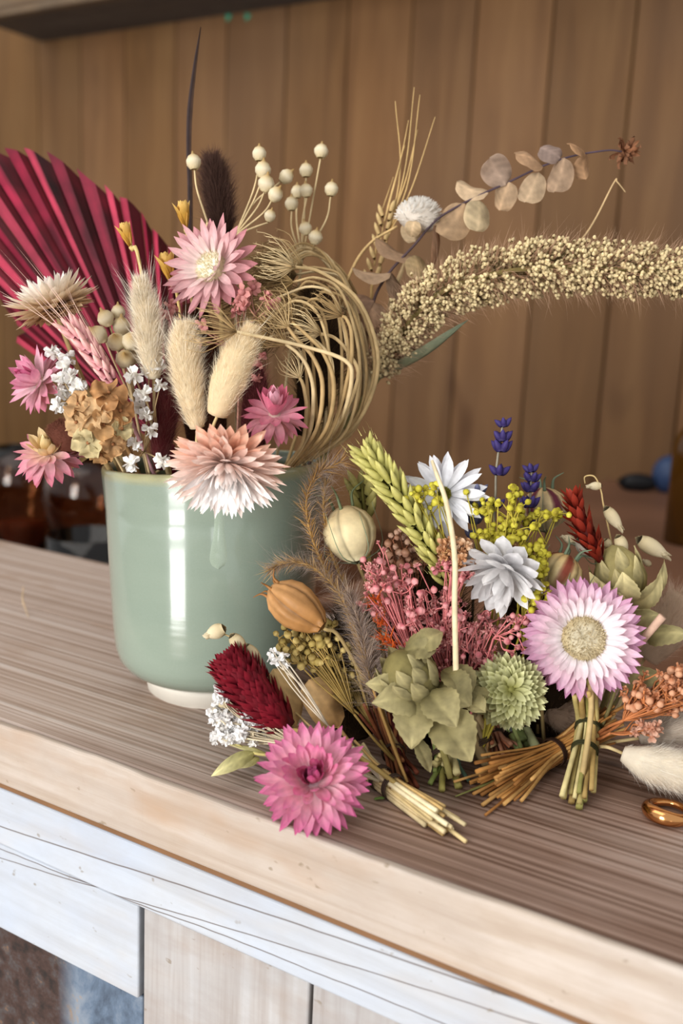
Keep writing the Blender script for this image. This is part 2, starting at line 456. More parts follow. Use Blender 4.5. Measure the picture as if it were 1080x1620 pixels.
def mat_wall():
    m, nt, b = nodes('wall_pine')
    v = tcoord(nt, 9, 9, .8)
    at = N(nt, 'ShaderNodeAttribute', attribute_name='Col')
    g = noise(nt, v, 4, 6, .6, .6)
    big = noise(nt, tcoord(nt, 2.2, 2.2, 1.6), 1.5, 3)
    kn = noise(nt, tcoord(nt, 9, 9, 3.2), 1.15, 2)
    c = ramp(nt, g, [(.25, '66472a'), (.5, '785635'), (.75, '876541')])
    c = mixc(nt, rng_map(nt, big, .35, .7, 0, .5), c, '7a5f47')
    c = mixc(nt, rng_map(nt, kn, .66, .76, 0, .75), c, '4b2f1a')
    c = mixc(nt, 1.0, c, at.outputs['Color'], 'MULTIPLY')
    nt.links.new(c, b.inputs['Base Color']); b.inputs['Roughness'].default_value = .6; b.inputs['Specular IOR Level'].default_value = .25
    return m
def mat_top():
    m, nt, b = nodes('weathered_oak_top')
    v = tcoord(nt, 1.6, 215, 40)
    w_ = N(nt, 'ShaderNodeTexWave', bands_direction='Y', Scale=88.0, Distortion=11.0, Detail=2.0); w_.inputs['Detail Scale'].default_value = .35; w_.inputs['Detail Roughness'].default_value = .5
    nt.links.new(tcoord(nt, .035, 1, 1), w_.inputs['Vector'])
    nz = noise(nt, v, 1.5, 2, .45, .3)
    ad = N(nt, 'ShaderNodeMath', operation='MULTIPLY_ADD'); nt.links.new(w_.outputs['Fac'], ad.inputs[0]); ad.inputs[1].default_value = .11
    sb = N(nt, 'ShaderNodeMath', operation='MULTIPLY_ADD'); nt.links.new(nz, sb.inputs[0]); sb.inputs[1].default_value = .92; sb.inputs[2].default_value = .0; nt.links.new(sb.outputs[0], ad.inputs[2])
    g = ad.outputs[0]
    fine = noise(nt, tcoord(nt, 9, 900, 60), 1.0, 4)
    big = noise(nt, tcoord(nt, 3.5, 7, 4), 1.6, 4)
    c = ramp(nt, g, [(.3, '9a8678'), (.44, 'b4a194'), (.56, 'c4b4aa'), (.7, 'd0c5bd')])
    c = mixc(nt, rng_map(nt, fine, .35, .7, 0, .3), c, '9a8373')
    c = mixc(nt, rng_map(nt, noise(nt, tcoord(nt, 12, 22, 10), 1.3, 4), .55, .72, 0, .4), c, '94704f')
    # browner, more worn wood towards the right of the counter and along its front
    px = N(nt, 'ShaderNodeTexCoord'); sep = N(nt, 'ShaderNodeSeparateXYZ'); nt.links.new(px.outputs['Object'], sep.inputs[0])
    k = rng_map(nt, sep.outputs[0], -.36, -.13)
    kk = N(nt, 'ShaderNodeMath', operation='MULTIPLY_ADD'); nt.links.new(big, kk.inputs[0]); kk.inputs[1].default_value = 2.2
    ka = N(nt, 'ShaderNodeMath', operation='SUBTRACT'); nt.links.new(k, ka.inputs[0]); ka.inputs[1].default_value = 1.12
    nt.links.new(ka.outputs[0], kk.inputs[2])
    brown = mixc(nt, rng_map(nt, g, .36, .62), '553828', '8e7263')
    f2 = rng_map(nt, kk.outputs[0], .1, .95, 0, .85)
    c = mixc(nt, f2, c, brown)
    nt.links.new(c, b.inputs['Base Color']); b.inputs['Roughness'].default_value = .5; b.inputs['Specular IOR Level'].default_value = .32
    bump(nt, b, g, .55, .0015)
    return m
def mat_pale(name, cols, tint, stain='b58d66', stainamt=.7, sx=3, sy=90, sz=90, crack=(), rough=.65):
    m, nt, b = nodes(name)
    g = noise(nt, tcoord(nt, sx, sy, sz), 1.4, 5, .6, .4)
    big = noise(nt, tcoord(nt, 6, 20, 20), 1.7, 4)
    c = ramp(nt, g, [(.3, cols[0]), (.5, cols[1]), (.7, cols[2])])
    c = mixc(nt, rng_map(nt, big, .52, .72, 0, stainamt), c, stain)
    c = mixc(nt, rng_map(nt, noise(nt, tcoord(nt, 8, 10, 10), 2.3, 3), .4, .66, 0, .55), c, tint)
    c = mixc(nt, rng_map(nt, noise(nt, tcoord(nt, 30, 60, 60), 1.5, 5, .65), .42, .68, 0, .35), c, cols[0])
    for (x0, za, x1, zb, wd, am) in (crack if crack else ()):
        tc = N(nt, 'ShaderNodeTexCoord'); sp = N(nt, 'ShaderNodeSeparateXYZ'); nt.links.new(tc.outputs['Object'], sp.inputs[0])
        k = (zb - za) / (x1 - x0)
        lnx = N(nt, 'ShaderNodeMath', operation='MULTIPLY_ADD'); nt.links.new(sp.outputs[0], lnx.inputs[0]); lnx.inputs[1].default_value = -k; lnx.inputs[2].default_value = -(za - k * x0)
        zz = N(nt, 'ShaderNodeMath', operation='ADD'); nt.links.new(sp.outputs[2], zz.inputs[0]); nt.links.new(lnx.outputs[0], zz.inputs[1])
        wv = N(nt, 'ShaderNodeMath', operation='MULTIPLY_ADD'); nt.links.new(noise(nt, tcoord(nt, 14, 14, 14), 1, 3), wv.inputs[0]); wv.inputs[1].default_value = am; nt.links.new(zz.outputs[0], wv.inputs[2])
        of = N(nt, 'ShaderNodeMath', operation='SUBTRACT'); nt.links.new(wv.outputs[0], of.inputs[0]); of.inputs[1].default_value = am * .5
        ab = N(nt, 'ShaderNodeMath', operation='ABSOLUTE'); nt.links.new(of.outputs[0], ab.inputs[0])
        c = mixc(nt, rng_map(nt, ab.outputs[0], wd * .3, wd, .8, 0), c, '5d5048')
    sp = noise(nt, tcoord(nt, 70, 110, 110), 2, 2)
    c = mixc(nt, rng_map(nt, sp, .70, .76, 0, .55), c, '7a6a52')
    nt.links.new(c, b.inputs['Base Color']); b.inputs['Roughness'].default_value = rough; b.inputs['Specular IOR Level'].default_value = .2
    bump(nt, b, g, .3)
    return m
def plain(name, col, rough=.5, spec=.4, metal=0, namt=.15, nscale=30, **kw):
    m, nt, b = nodes(name)
    n = noise(nt, tcoord(nt, 1, 1, 1), nscale, 4)
    c = np.array(lin(col))
    r = N(nt, 'ShaderNodeValToRGB'); e = r.color_ramp.elements
    e[0].position, e[1].position = .3, .7
    e[0].color = (*np.clip(c * (1 - namt), 0, 1), 1); e[1].color = (*np.clip(c * (1 + namt), 0, 1), 1)
    nt.links.new(n, r.inputs[0]); nt.links.new(r.outputs[0], b.inputs['Base Color'])
    b.inputs['Roughness'].default_value = rough; b.inputs['Specular IOR Level'].default_value = spec; b.inputs['Metallic'].default_value = metal
    for k, q in kw.items(): b.inputs[k.replace('_', ' ')].default_value = q
    return m

def box(x0, x1, y0, y1, z0, z1, bev=.0, col=(1, 1, 1), wave=0, nx=1):
    """bevelled box, optionally divided along x with its front top edge worn"""
    import bmesh
    bm = bmesh.new(); bmesh.ops.create_cube(bm, size=1)
    for v in bm.verts: v.co = ((x0 + x1) / 2 + v.co.x * (x1 - x0), (y0 + y1) / 2 + v.co.y * (y1 - y0), (z0 + z1) / 2 + v.co.z * (z1 - z0))
    if bev: bmesh.ops.bevel(bm, geom=list(bm.edges), offset=bev, segments=3, affect='EDGES', profile=.5)
    if nx > 1:
        for k in range(1, nx):
            g = bm.verts[:] + bm.edges[:] + bm.faces[:]
            bmesh.ops.bisect_plane(bm, geom=g, plane_co=(x0 + (x1 - x0) * k / nx, 0, 0), plane_no=(1, 0, 0))
    if wave:
        for v in bm.verts:
            q = math.sin(v.co.x * 61) + math.sin(v.co.x * 137 + 1) * .7 + math.sin(v.co.x * 23 + 2) + math.sin(v.co.x * 311) * .4
            if v.co.z > z1 - bev * 1.5: v.co.z += wave * q * .25; v.co.y += wave * q * .6 * (1 if v.co.y < (y0 + y1) / 2 else 0)
    bm.verts.index_update()
    V = np.array([v.co[:] for v in bm.verts]); F = [tuple(v.index for v in f.verts) for f in bm.faces]; bm.free()
    return V, F, np.asarray(col, float)
def struct(name, mb, mat, smooth=False, **kw):
    o = bpy.data.objects.new(name, mb.mesh(name, mat, None, smooth)); C.objects.link(o); o['kind'] = 'structure'
    for k, q in kw.items(): o[k] = q
    return o

# ---- where the lines of the photograph put the counter and the wall
YF = G(540, 1343)[1]                      # front face of the counter
YB = G(0, 852)[1]                         # its back edge
YJ = G(90, 972)[1]                        # joint between two of its boards
YW = G(957, 757)[1]                                 # boarded wall
z1 = FY(300, 1370, YF)[2]; z2 = FY(0, 1340, YF)[2]; z3 = FY(0, 1478, YF)[2]; z4 = z3 - .12
xs = FY(214, 1500, YF)[0]
ledge_x = G(957, 757)[0]; 
print('YF', YF, 'YB', YB, 'YW', YW, 'z', z1, z2, z3, 'xs', xs, 'ledge', ledge_x, 'DC', DC, 'f', FPX)

# wall: upright boards with dark joints
mb = MB(); lines = [-3.1]
xw = lambda px: FY(px, 250, YW)[0]
marks = [-900, -700, -520, -380, -260, -160, -75, -5, 62, 128, 197, 276, 355, 447, 541, 640, 739, 857, 985, 1115, 1260, 1420, 1600, 1800, 2050]
xsb = [xw(q) for q in marks if q < 1500] ; step = xsb[-1] - xsb[-2]
while len(xsb) < 34: xsb.append(xsb[-1] + step)
for a, b2 in zip(xsb, xsb[1:]):
    t_ = .84 + .22 * rng.random(); w_ = 1 + .08 * rng.normal()
    mb.add(*box(a + .0008, b2 - .0008, YW + .0005 * rng.random(), YW + .02, -.9, 1.5, .002, (min(1, t_), min(1, t_ * (1 + .01 * w_)), min(1, t_ * w_ * .97))))
mb.add(*box(xsb[0], xsb[-1], YW + .016, YW + .04, -.9, 1.5, 0, (.6, .55, .5)))
wall = struct('wall_back', mb, mat_wall())
# two small green chalk spots on the boards
for k, (px, py) in enumerate([(361, 27), (391, 26)]):
    c = FY(px, py, YW - .0008); mbx = MB().add(*xform(lathe([(0, 0), (.0042, 0), (.005, .0004), (.0035, .0009), (0, .001)], 12, col=lin('3f9a7c'), wob=lambda th, u: 1 + .25 * math.sin(3 * th)), frame(c, [0, -1, 0])))
    o = bpy.data.objects.new('paint_mark', mbx.mesh('paint_mark', dry('mark_paint', .8), None)); C.objects.link(o); o.parent = wall; o['label'] = 'small green paint mark'

struct('floor', MB().add(*box(-3.4, 1.4, -2.4, YW + .03, -.93, -.9)), plain('floor_boards', '7a6450', .6, .3, 0, .15, 6))
# shelf board fixed high on the wall, cut by the top of the frame
cn = FY(66, 67, YW); zs = cn[2]; xs0 = cn[0]
ysf = FY(0, 33, YW)[1]
d = ray(0, 24); ysf = (CAM + d * ((zs - CAMH) / d[2]))[1]
t = Thing('wall_shelf', 'dark grey weathered wooden shelf fixed high on the boarded wall', 'shelf', (xs0 + .3, YW, zs))
M_GREY = mat_pale('grey_weathered_shelf', ['4b4540', '5d5650', '6d6761'], '514c4a', '6b5a48', .4, 2, 60, 60)
t.part('shelf_board', MB().add(*box(xs0, xs0 + 2.2, ysf + .018, YW - .001, zs, zs + .03, .002)), M_GREY, smooth=False)
t.part('front_lip', MB().add(*box(xs0, xs0 + 2.2, ysf, ysf + .018, zs - .001, zs + .05, .003)), mat_pale('brown_shelf_lip', ['5b4a3a', '73614d', '857460'], '5d5348', '6b5a48', .4, 2, 60, 60), smooth=False)

# ---- the counter
t = Thing('wooden_counter', 'rustic counter with weathered brown plank top and whitewashed board front', 'counter', (0, (YF + YB) / 2, z4))
M_TOP = mat_top()
XL, XR = -1.9, .55
t.part('top_board', MB().add(*box(XL, XR, YF + .0042, YJ - .001, -.03, 0, .002, nx=40)), M_TOP, smooth=False)
t.part('top_board', MB().add(*box(XL, XR, YJ + .001, YB, -.03, -.0006, .0025, nx=20)), M_TOP, smooth=False)
M_RAIL = mat_pale('pale_edge_rail', ['a39282', 'b6a89b', 'c3b9b0'], 'aea49c', 'a67f58', .7, 4)
t.part('edge_rail', MB().add(*box(XL, XR, YF, YF + .004, z1 + .0018, .0004, .0015, wave=.0006, nx=260)), M_RAIL, label='pale worn edge rail', smooth=False)
t.part('gap_strip', MB().add(*box(XL, XR, YF + .0025, YF + .018, z1 - .004, z1 + .005, .0004)), plain('brown_gap', '7b5a3d', .8), smooth=False)  # brown strip filling the gap below the edge rail
def cz(p0, p1, wd=.0005, am=.003):
    a, b2 = FY(*p0, YF + .0015), FY(*p1, YF + .0015); return (a[0], a[2] - z4, b2[0], b2[2] - z4, wd, am)
M_FRZ = mat_pale('whitewashed_board', ['a8a9ad', 'b5b9bf', 'bfc5cd'], 'aeb8c8', 'b5a48f', .5, 2.2, 60, 60, crack=(cz((0, 1306), (540, 1487)), cz((0, 1345), (345, 1480), .0004, .006), cz((360, 1470), (540, 1525), .0004)))
t.part('frieze_board', MB().add(*box(XL, XR, YF + .0015, YF + .02, z2, z1 - .0014, .0012, nx=10)), M_FRZ, label='whitewashed front board', smooth=False)
t.part('front_panel', MB().add(*box(XL, xs - .0012, YF + .003, YF + .02, z3, z2 - .0008, .0012)), M_FRZ, label='whitewashed short panel', smooth=False)
M_VER = mat_pale('greyed_upright_plank', ['958c86', 'aaa5a2', 'b5b4b4'], 'a0a1a4', '8f7050', .4, 90, 90, 3)
xq = xs + .0012
for k in range(5):
    wd = (.085, .075, .09, .08, .09)[k]
    t.part('upright_plank', MB().add(*box(xq, xq + wd - .0012, YF + .0035 + .0007 * (k % 2), YF + .02, z4, z2 - .0008, .0012)), M_VER, smooth=False); xq += wd
M_RUST = None
def mat_rust():
    m, nt, b = nodes('rusty_blue_paint')
    a = noise(nt, tcoord(nt, 14, 14, 9), 2.2, 6, .7, .4)
    px = N(nt, 'ShaderNodeTexCoord'); sp = N(nt, 'ShaderNodeSeparateXYZ'); nt.links.new(px.outputs['Object'], sp.inputs[0])
    rust = ramp(nt, noise(nt, tcoord(nt, 40, 40, 40), 3, 6, .7), [(.35, '241d1b'), (.5, '43302a'), (.6, '4a4646'), (.72, '96683f')])
    blue = ramp(nt, a, [(.35, '333c4a'), (.5, '5f6f82'), (.62, '7d8793'), (.72, 'a08056')])
    c = mixc(nt, rng_map(nt, sp.outputs[0], FY(75, 1560, YF)[0], FY(105, 1560, YF)[0]), rust, blue)
    nt.links.new(c, b.inputs['Base Color']); b.inputs['Roughness'].default_value = .6
    return m
t.part('painted_board', MB().add(*box(XL, xs - .0012, YF + .006, YF + .02, z4, z3 - .0008, .0012)), mat_rust(), label='rusty blue painted board', smooth=False)

# lower shelf behind the counter, and the plank surface at the right end
zl = FY(50, 745, YW)[2]
t = Thing('back_shelf', 'dark brown low shelf board behind the counter under the glasses', 'shelf', (-1.4, YW - .3, zl - .03))
t.part('shelf_board', MB().add(*box(XL - 1.2, ledge_x - .01, YB + .03, YW - .001, zl - .03, zl, .002)), plain('dark_walnut', '4a2a17', .45, .4, 0, .35, 20), smooth=False)
M_SIDE = plain('side_plank', '7a5844', .55, .3, 0, .18, 8)
t = Thing('side_table', 'reddish brown plank table standing against the wall under the bottle', 'table', (ledge_x + .3, YW - .2, -.6))
t.part('tabletop', MB().add(*box(ledge_x, ledge_x + 1.0, YB + .02, YW - .001, -.03, -.0004, .003)), M_SIDE, smooth=False)
for xx in (ledge_x + .03, ledge_x + .95):
    for yy in (YB + .06, YW - .06): t.part('leg', MB().add(*box(xx, xx + .04, yy, yy + .04, -.6, -.03, .002)), M_SIDE, smooth=False)

# ---- things behind the counter
def glassmat(name, col, rough=.03, tr=1.0):
    m, nt, b = nodes(name)
    b.inputs['Base Color'].default_value = (*lin(col), 1); b.inputs['Roughness'].default_value = rough
    b.inputs['Transmission Weight'].default_value = tr; b.inputs['IOR'].default_value = 1.45
    n = noise(nt, tcoord(nt, 1, 1, 1), 60, 2); bump(nt, b, n, .03)
    return m
M_GL = glassmat('clear_smoky_glass', 'c9a588')
M_COP = plain('copper_liquid', '8a4424', .25, .5, 0, .3, 40)
def glass_vessel(label, base, prof, k=40, liquid=None):
    t = Thing('glass_jar', label, 'glass', base, 'glasses behind the counter')
    t.part('glass_bowl', one(xform(lathe(prof, k, col=(1, 1, 1)), frame(base, [0, 0, 1]))), M_GL)
    if liquid:
        r, h0, h1 = liquid
        t.part('contents', one(xform(lathe([(0, h0), (r, h0), (r * 1.02, h1), (0, h1)], 30, col=(1, 1, 1)), frame(base, [0, 0, 1]))), M_COP, label='copper coloured contents')
    return t
def gpos(px, D):       # a foot on the low shelf, at distance D
    d = ray(px, 800); p = CAM + d * (D / (d @ HF)); p[2] = zl + .0002; return p
hh = -zl
glass_vessel('round bellied clear glass behind the counter under the lowest pink flower', gpos(34, 1.12), [(0, .004), (.03, 0), (.034, .004), (.036, hh * .5), (.044, hh * .6), (.05, hh * .8), (.046, hh * 1.02), (.030, hh * 1.2), (.0285, hh * 1.2), (.044, hh * 1.01), (.047, hh * .8), (.041, hh * .62), (.033, hh * .5), (.03, .01), (0, .01)], liquid=(.029, .012, hh * .45))
glass_vessel('clear glass globe close to the green cup with a bright highlight', gpos(140, 1.02), [(0, .004), (.022, 0), (.026, .004), (.026, hh * .45), (.043, hh * .65), (.049, hh * .9), (.043, hh * 1.15), (.03, hh * 1.25), (.0285, hh * 1.25), (.041, hh * 1.14), (.046, hh * .9), (.04, hh * .66), (.022, hh * .45), (.02, .01), (0, .01)])
glass_vessel('low wide glass tumbler in front of the glass globe', gpos(140, .93), [(0, .004), (.034, 0), (.038, .004), (.041, hh * .72), (.0392, hh * .72), (.0362, .01), (0, .01)], liquid=(.0355, .011, hh * .5))

# amber bottle at the edge of the frame
bb = G(1090, 858); bb[2] = .0; s_ = mm(bb)
M_AMB = plain('amber_glass', '6e480c', .08, .5, 0, .12, 10, Transmission_Weight=.55)
t = Thing('amber_bottle', 'tall amber glass bottle with black cap at the edge of the table', 'bottle', bb)
hb = 205 * s_
t.part('bottle_body', one(xform(lathe([(0, .002), (.9, 0), (1, .004), (1, .74), (.96, .80), (.75, .87), (.4, .92), (.36, .935), (.36, .99), (0, .99)], 40, col=(1, 1, 1)), frame(bb, [0, 0, 1], (40 * s_, 40 * s_, hb)))), M_AMB)
t.part('cap', one(xform(lathe([(0, .93), (.5, .93), (.52, .94), (.52, 1.11), (.46, 1.13), (0, 1.13)], 32, col=(1, 1, 1)), frame(bb, [0, 0, 1], (40 * s_, 40 * s_, hb)))), plain('black_plastic', '151515', .4), label='black cap')
# black and blue brush lying on the plank surface
hp = G(1006, 776); s_ = mm(hp); hp[2] = .0005
t = Thing('hand_tool', 'black and blue hand tool lying on the table against the wall', 'tool', hp)
xd = nrm([CR[0], CR[1], 0])
mbh = MB().add(*xform(egg(lin('101014'), lin('14161c'), 16, 12, .8), frame(hp + np.array([0, 0, 12 * s_]) - xd * 32 * s_, xd, (30 * s_, 24 * s_, 75 * s_), [0, 0, 1])))
t.part('handle', mbh, plain('black_rubber', '101014', .55), label='black handle')
t.part('head', one(xform(ico((1, 1, 1), 4), frame(hp + np.array([0, 0, 27 * s_]) + xd * 50 * s_, xd, (50 * s_, 62 * s_, 54 * s_)))), plain('blue_plastic', '33476b', .45), label='rounded blue head')

# ================================================================ THE CUP
def mat_glaze():
    m, nt, b = nodes('sage_green_glaze')
    at = N(nt, 'ShaderNodeAttribute', attribute_name='Col')
    sp = noise(nt, tcoord(nt, 1, 1, 1), 1400, 3)
    lo = noise(nt, tcoord(nt, 20, 20, 40), 1.3, 3)
    c = mixc(nt, rng_map(nt, sp, .3, .7, 0, .22), at.outputs['Color'], '7a8878')
    c = mixc(nt, rng_map(nt, lo, .4, .7, 0, .3), c, '949f90')
    nt.links.new(c, b.inputs['Base Color']); b.inputs['Roughness'].default_value = .16; b.inputs['Specular IOR Level'].default_value = .5
    b.inputs['Coat Weight'].default_value = .5; b.inputs['Coat Roughness'].default_value = .05
    bump(nt, b, noise(nt, tcoord(nt, 18, 18, 160), 1.0, 2), .07, .002)
    return m
cup0 = G(336, 1083); cup0[2] = 0
RW = .0545; HR = .1155
M_GLZ = mat_glaze()
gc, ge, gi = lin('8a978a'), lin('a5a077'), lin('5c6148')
prof = [(.034, .0105), (.0395, .011), (.0435, .0135), (.0468, .018), (.0485, .024), (.0495, .034), (.0508, .055), (.052, .075), (.0528, .088), (.0530, .0935), (.0535, .098), (.0540, .104), (.0546, .110), (.0549, .1135), (.0545, .1153), (.0534, .1158), (.0522, .1150), (.0515, .110), (.050, .085), (.047, .03), (.040, .018), (0, .017)]
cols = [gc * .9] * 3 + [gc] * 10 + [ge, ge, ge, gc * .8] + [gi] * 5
prof2, cols2 = [], []
for (a, b2), c1_, (c_, d_), c2_ in zip(prof, cols, prof[1:], cols[1:]):
    for u in (0, .5): prof2.append((a + (c_ - a) * u, b2 + (d_ - b2) * u)); cols2.append(c1_ + (c2_ - c1_) * u)
prof2.append(prof[-1]); cols2.append(cols[-1])
V, F, cc = lathe(prof2, 128, cols=cols2)
def tilt_cup(V):
    k = np.clip((V[:, 2] - .02) / .095, 0, 1) ** 2
    V = V.copy(); V[:, 2] += k * (.07 * (V @ nrm([CR[0], CR[1], 0])) - .035 * (V @ HF)); return V
t = Thing('ceramic_cup', 'sage green glazed handmade cup with white foot holding dried flowers', 'cup', cup0)
t.part('cup_body', MB().add(tilt_cup(V) + cup0, F, cc), M_GLZ)
t.part('foot', one(xform(lathe([(0, .0), (.0315, 0), (.0325, .0008), (.0335, .006), (.036, .0108), (0, .0112)], 96, col=(1, 1, 1)), frame(cup0, [0, 0, 1]))), plain('bare_white_clay', 'e9e4d8', .75, .2, 0, .04, 90), label='unglazed white foot')

# a slightly raised, paler streak down the front of the cup
def raised_streak(px, y0, y1, wpx):
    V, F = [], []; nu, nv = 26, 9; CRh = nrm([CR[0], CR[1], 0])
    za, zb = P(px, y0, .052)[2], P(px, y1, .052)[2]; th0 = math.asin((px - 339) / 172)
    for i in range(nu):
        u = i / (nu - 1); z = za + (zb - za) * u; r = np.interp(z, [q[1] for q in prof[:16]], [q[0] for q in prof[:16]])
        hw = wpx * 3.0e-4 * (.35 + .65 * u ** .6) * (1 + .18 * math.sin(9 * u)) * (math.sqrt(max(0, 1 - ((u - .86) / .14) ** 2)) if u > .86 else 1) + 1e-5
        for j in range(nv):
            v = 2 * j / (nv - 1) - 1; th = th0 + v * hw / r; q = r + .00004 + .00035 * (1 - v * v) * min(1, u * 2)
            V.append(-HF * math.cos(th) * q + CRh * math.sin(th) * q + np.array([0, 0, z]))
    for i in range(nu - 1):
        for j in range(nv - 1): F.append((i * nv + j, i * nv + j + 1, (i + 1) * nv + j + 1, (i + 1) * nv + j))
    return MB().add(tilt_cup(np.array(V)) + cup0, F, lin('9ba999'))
cup_t = next(o for o in C.objects if o.name == 'ceramic_cup')
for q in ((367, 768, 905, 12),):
    o = bpy.data.objects.new('glaze_drip', raised_streak(*q).mesh('glaze_drip', M_GLZ, cup0)); C.objects.link(o); o.parent = cup_t; o['label'] = 'pale raised streak'

# ================================================================ LIGHT
def area(name, loc, size, power, col, look):
    l = bpy.data.lights.new(name, 'AREA'); l.shape = 'RECTANGLE'; l.size, l.size_y = size; l.energy = power; l.color = col
    o = bpy.data.objects.new(name, l); C.objects.link(o); o.location = loc
    o.rotation_euler = (Vector(look) - Vector(loc)).to_track_quat('-Z', 'Y').to_euler(); return o
# a tall glazed door behind the photographer: four panes
for k in range(4):
    z0 = -.95 + k * .62
    area('window_light', (-.34, -1.75, z0), (.62, .55), 15, (.99, .98, .965), (-.34, 0, z0))
area('side_window_light', (.95, -1.25, -.25), (.25, .7), 1.6, (.97, .98, 1.0), (-.29, .37, .06))
area('overhead_area', (-.9, .1, 1.5), (1.6, 1.0), 8, (1.0, .95, .88), (-.7, .9, .1))  # unseen warm area lamp overhead, aimed towards the boarded wall
w = bpy.data.worlds.new('world'); bpy.context.scene.world = w; w.use_nodes = True
w.node_tree.nodes['Background'].inputs[0].default_value = (.99, .985, .975, 1); w.node_tree.nodes['Background'].inputs[1].default_value = .66

cam = bpy.data.cameras.new('camera'); co = bpy.data.objects.new('camera', cam); C.objects.link(co)
cam.sensor_fit = 'VERTICAL'; cam.sensor_height = 36; cam.sensor_width = 24; cam.lens = FPX / 1620 * 36
cam.clip_start = .01
m4 = np.eye(4); m4[:3, :3] = R3; m4[:3, 3] = CAM; co.matrix_world = Matrix(m4.tolist())
cam.dof.use_dof = True; cam.dof.focus_distance = .41; cam.dof.aperture_fstop = cam.lens / 1000 / .0048
bpy.context.scene.camera = co
sc = bpy.context.scene
sc.view_settings.view_transform = 'Standard'; sc.view_settings.look = 'None'; sc.view_settings.exposure = .22; sc.view_settings.gamma = .94
# ================================================================ THE ARRANGEMENT IN THE CUP
def IN(dx, dt, z=.085):                    # a foot inside the cup: right, towards the viewer, height
    return cup0 + np.array([CR[0], CR[1], 0]) * dx - HF * dt + np.array([0, 0, z])

# ---- burgundy pleated palm fan
apex = P(268, 716, -.012); s_ = mm(apex)
t = Thing('palm_fan_leaf', 'large burgundy pleated palm fan leaf leaning out of the green cup', 'dried leaf', IN(-.02, -.02, .04))
rad = lambda a: np.interp(a, [-62, -55, -48, -40, -34, -28, -23.3, -20, -15.5, -13, -9, -4, 2, 7], [330, 345, 560, 600, 605, 566, 522, 478, 440, 425, 372, 330, 262, 215])
edges = [-60]
while edges[-1] < 6: edges.append(edges[-1] + 2.0 + 2.4 * rng.random())
for k in range(len(edges) - 1):
    a0, a2 = math.radians(edges[k]), math.radians(edges[k + 1] - .12); a1 = a0 + (a2 - a0) * (.42 + .25 * rng.random())
    tone = .82 + .4 * rng.random(); fold = (9 + 9 * rng.random()); cut = .035 * rng.random(); V, F, Cc = [], [], []; nu = 18
    light = (lin('a8384f'), lin('861e38'), lin('771830'))[int(rng.integers(3))]; dark = (lin('4c0814'), lin('5c0c1c'))[int(rng.integers(2))]  # fold shading put into the colour: one face light, one dark
    sp = [(rng.random(), rng.random(), .05 + .05 * rng.random()) for _ in range(2)] if rng.random() < .35 else []
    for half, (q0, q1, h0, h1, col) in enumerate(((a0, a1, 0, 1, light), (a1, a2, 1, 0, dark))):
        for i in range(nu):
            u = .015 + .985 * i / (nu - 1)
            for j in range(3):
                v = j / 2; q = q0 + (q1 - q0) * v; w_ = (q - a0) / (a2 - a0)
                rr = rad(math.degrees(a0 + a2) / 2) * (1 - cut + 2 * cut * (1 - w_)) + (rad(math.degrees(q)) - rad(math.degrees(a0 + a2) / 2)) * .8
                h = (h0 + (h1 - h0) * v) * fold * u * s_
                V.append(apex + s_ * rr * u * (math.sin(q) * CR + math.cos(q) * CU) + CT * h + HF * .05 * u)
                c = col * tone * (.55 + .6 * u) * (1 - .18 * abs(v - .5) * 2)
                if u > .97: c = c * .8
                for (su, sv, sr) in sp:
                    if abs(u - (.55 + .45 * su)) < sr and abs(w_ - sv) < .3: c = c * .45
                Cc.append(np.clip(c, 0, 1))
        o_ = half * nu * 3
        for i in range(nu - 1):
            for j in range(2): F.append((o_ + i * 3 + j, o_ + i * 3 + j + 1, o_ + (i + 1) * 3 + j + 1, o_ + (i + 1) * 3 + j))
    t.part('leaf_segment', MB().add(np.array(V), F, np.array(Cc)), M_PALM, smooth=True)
t.part('stem', one(tube([t.b, apex + CU * .004], [.0025, .003], lin('6a0f20'))), M_STEM)

# ---- straw flowers
PK = ('e8c4cc', 'd17f98'); 
strawflower('strawflower', 'large pale pink straw flower with cream centre facing sideways at the top of the cup', P(336, 424, .038), ax(-.42, .12, .85), 74 * mm(P(336, 424, .04)),
            [(18, 94, .98, .23, 'e6bcc0', 'c98490', .08), (18, 80, 1.0, .22, 'efd3d3', 'd595a0', .1), (18, 66, .94, .20, 'f2dedc', 'dfaab2', .12), (20, 50, .66, .13, 'f3e8e2', 'e6c6ca', .15)],
            disc=(.38, .22, 'f6f2e0', 'dccfae'), stem=[IN(.005, .01), P(352, 560, .02)])
strawflower('strawflower', 'cream and tan straw flower seen from behind against the burgundy palm', P(84, 484, .03), ax(-.30, .88, .20), 68 * mm(P(84, 484, .03)),
            [(22, 135, .50, .26, 'bd8f62', 'dcb88c', .3), (24, 120, .70, .26, 'c9a078', 'e6c8a0', .25), (26, 106, .88, .25, 'd4ae84', 'edd6b4', .2), (26, 92, .98, .24, 'dcb890', 'f0dec2', .18), (24, 76, .96, .22, 'e2c6a2', 'f5eada', .2), (20, 58, .86, .18, 'ecdac0', 'fcf6ee', .2), (14, 38, .7, .16, 'f2e6d4', 'fefaf6', .25)],
            stem=[IN(-.03, .0), P(140, 620, .02)], sep=False, tip=1.6)
strawflower('strawflower', 'bright pink straw flower half closed beside the lower edge of the palm', P(62, 603, .04), ax(-.62, .30, .62), 50 * mm(P(62, 603, .04)),
            [(13, 112, .95, .34, 'eec8b4', 'd27a9a', -.05), (13, 94, 1.0, .36, 'f4dcde', 'd880a6', .05), (12, 70, 1.0, .36, 'f7e8ec', 'e29cbb', .12), (10, 44, .9, .34, 'f3d2de', 'dc86ac', .3), (7, 20, .75, .32, 'e4a0bd', 'c9588a', .45)],
            stem=[IN(-.03, .02), P(120, 660, .03)])
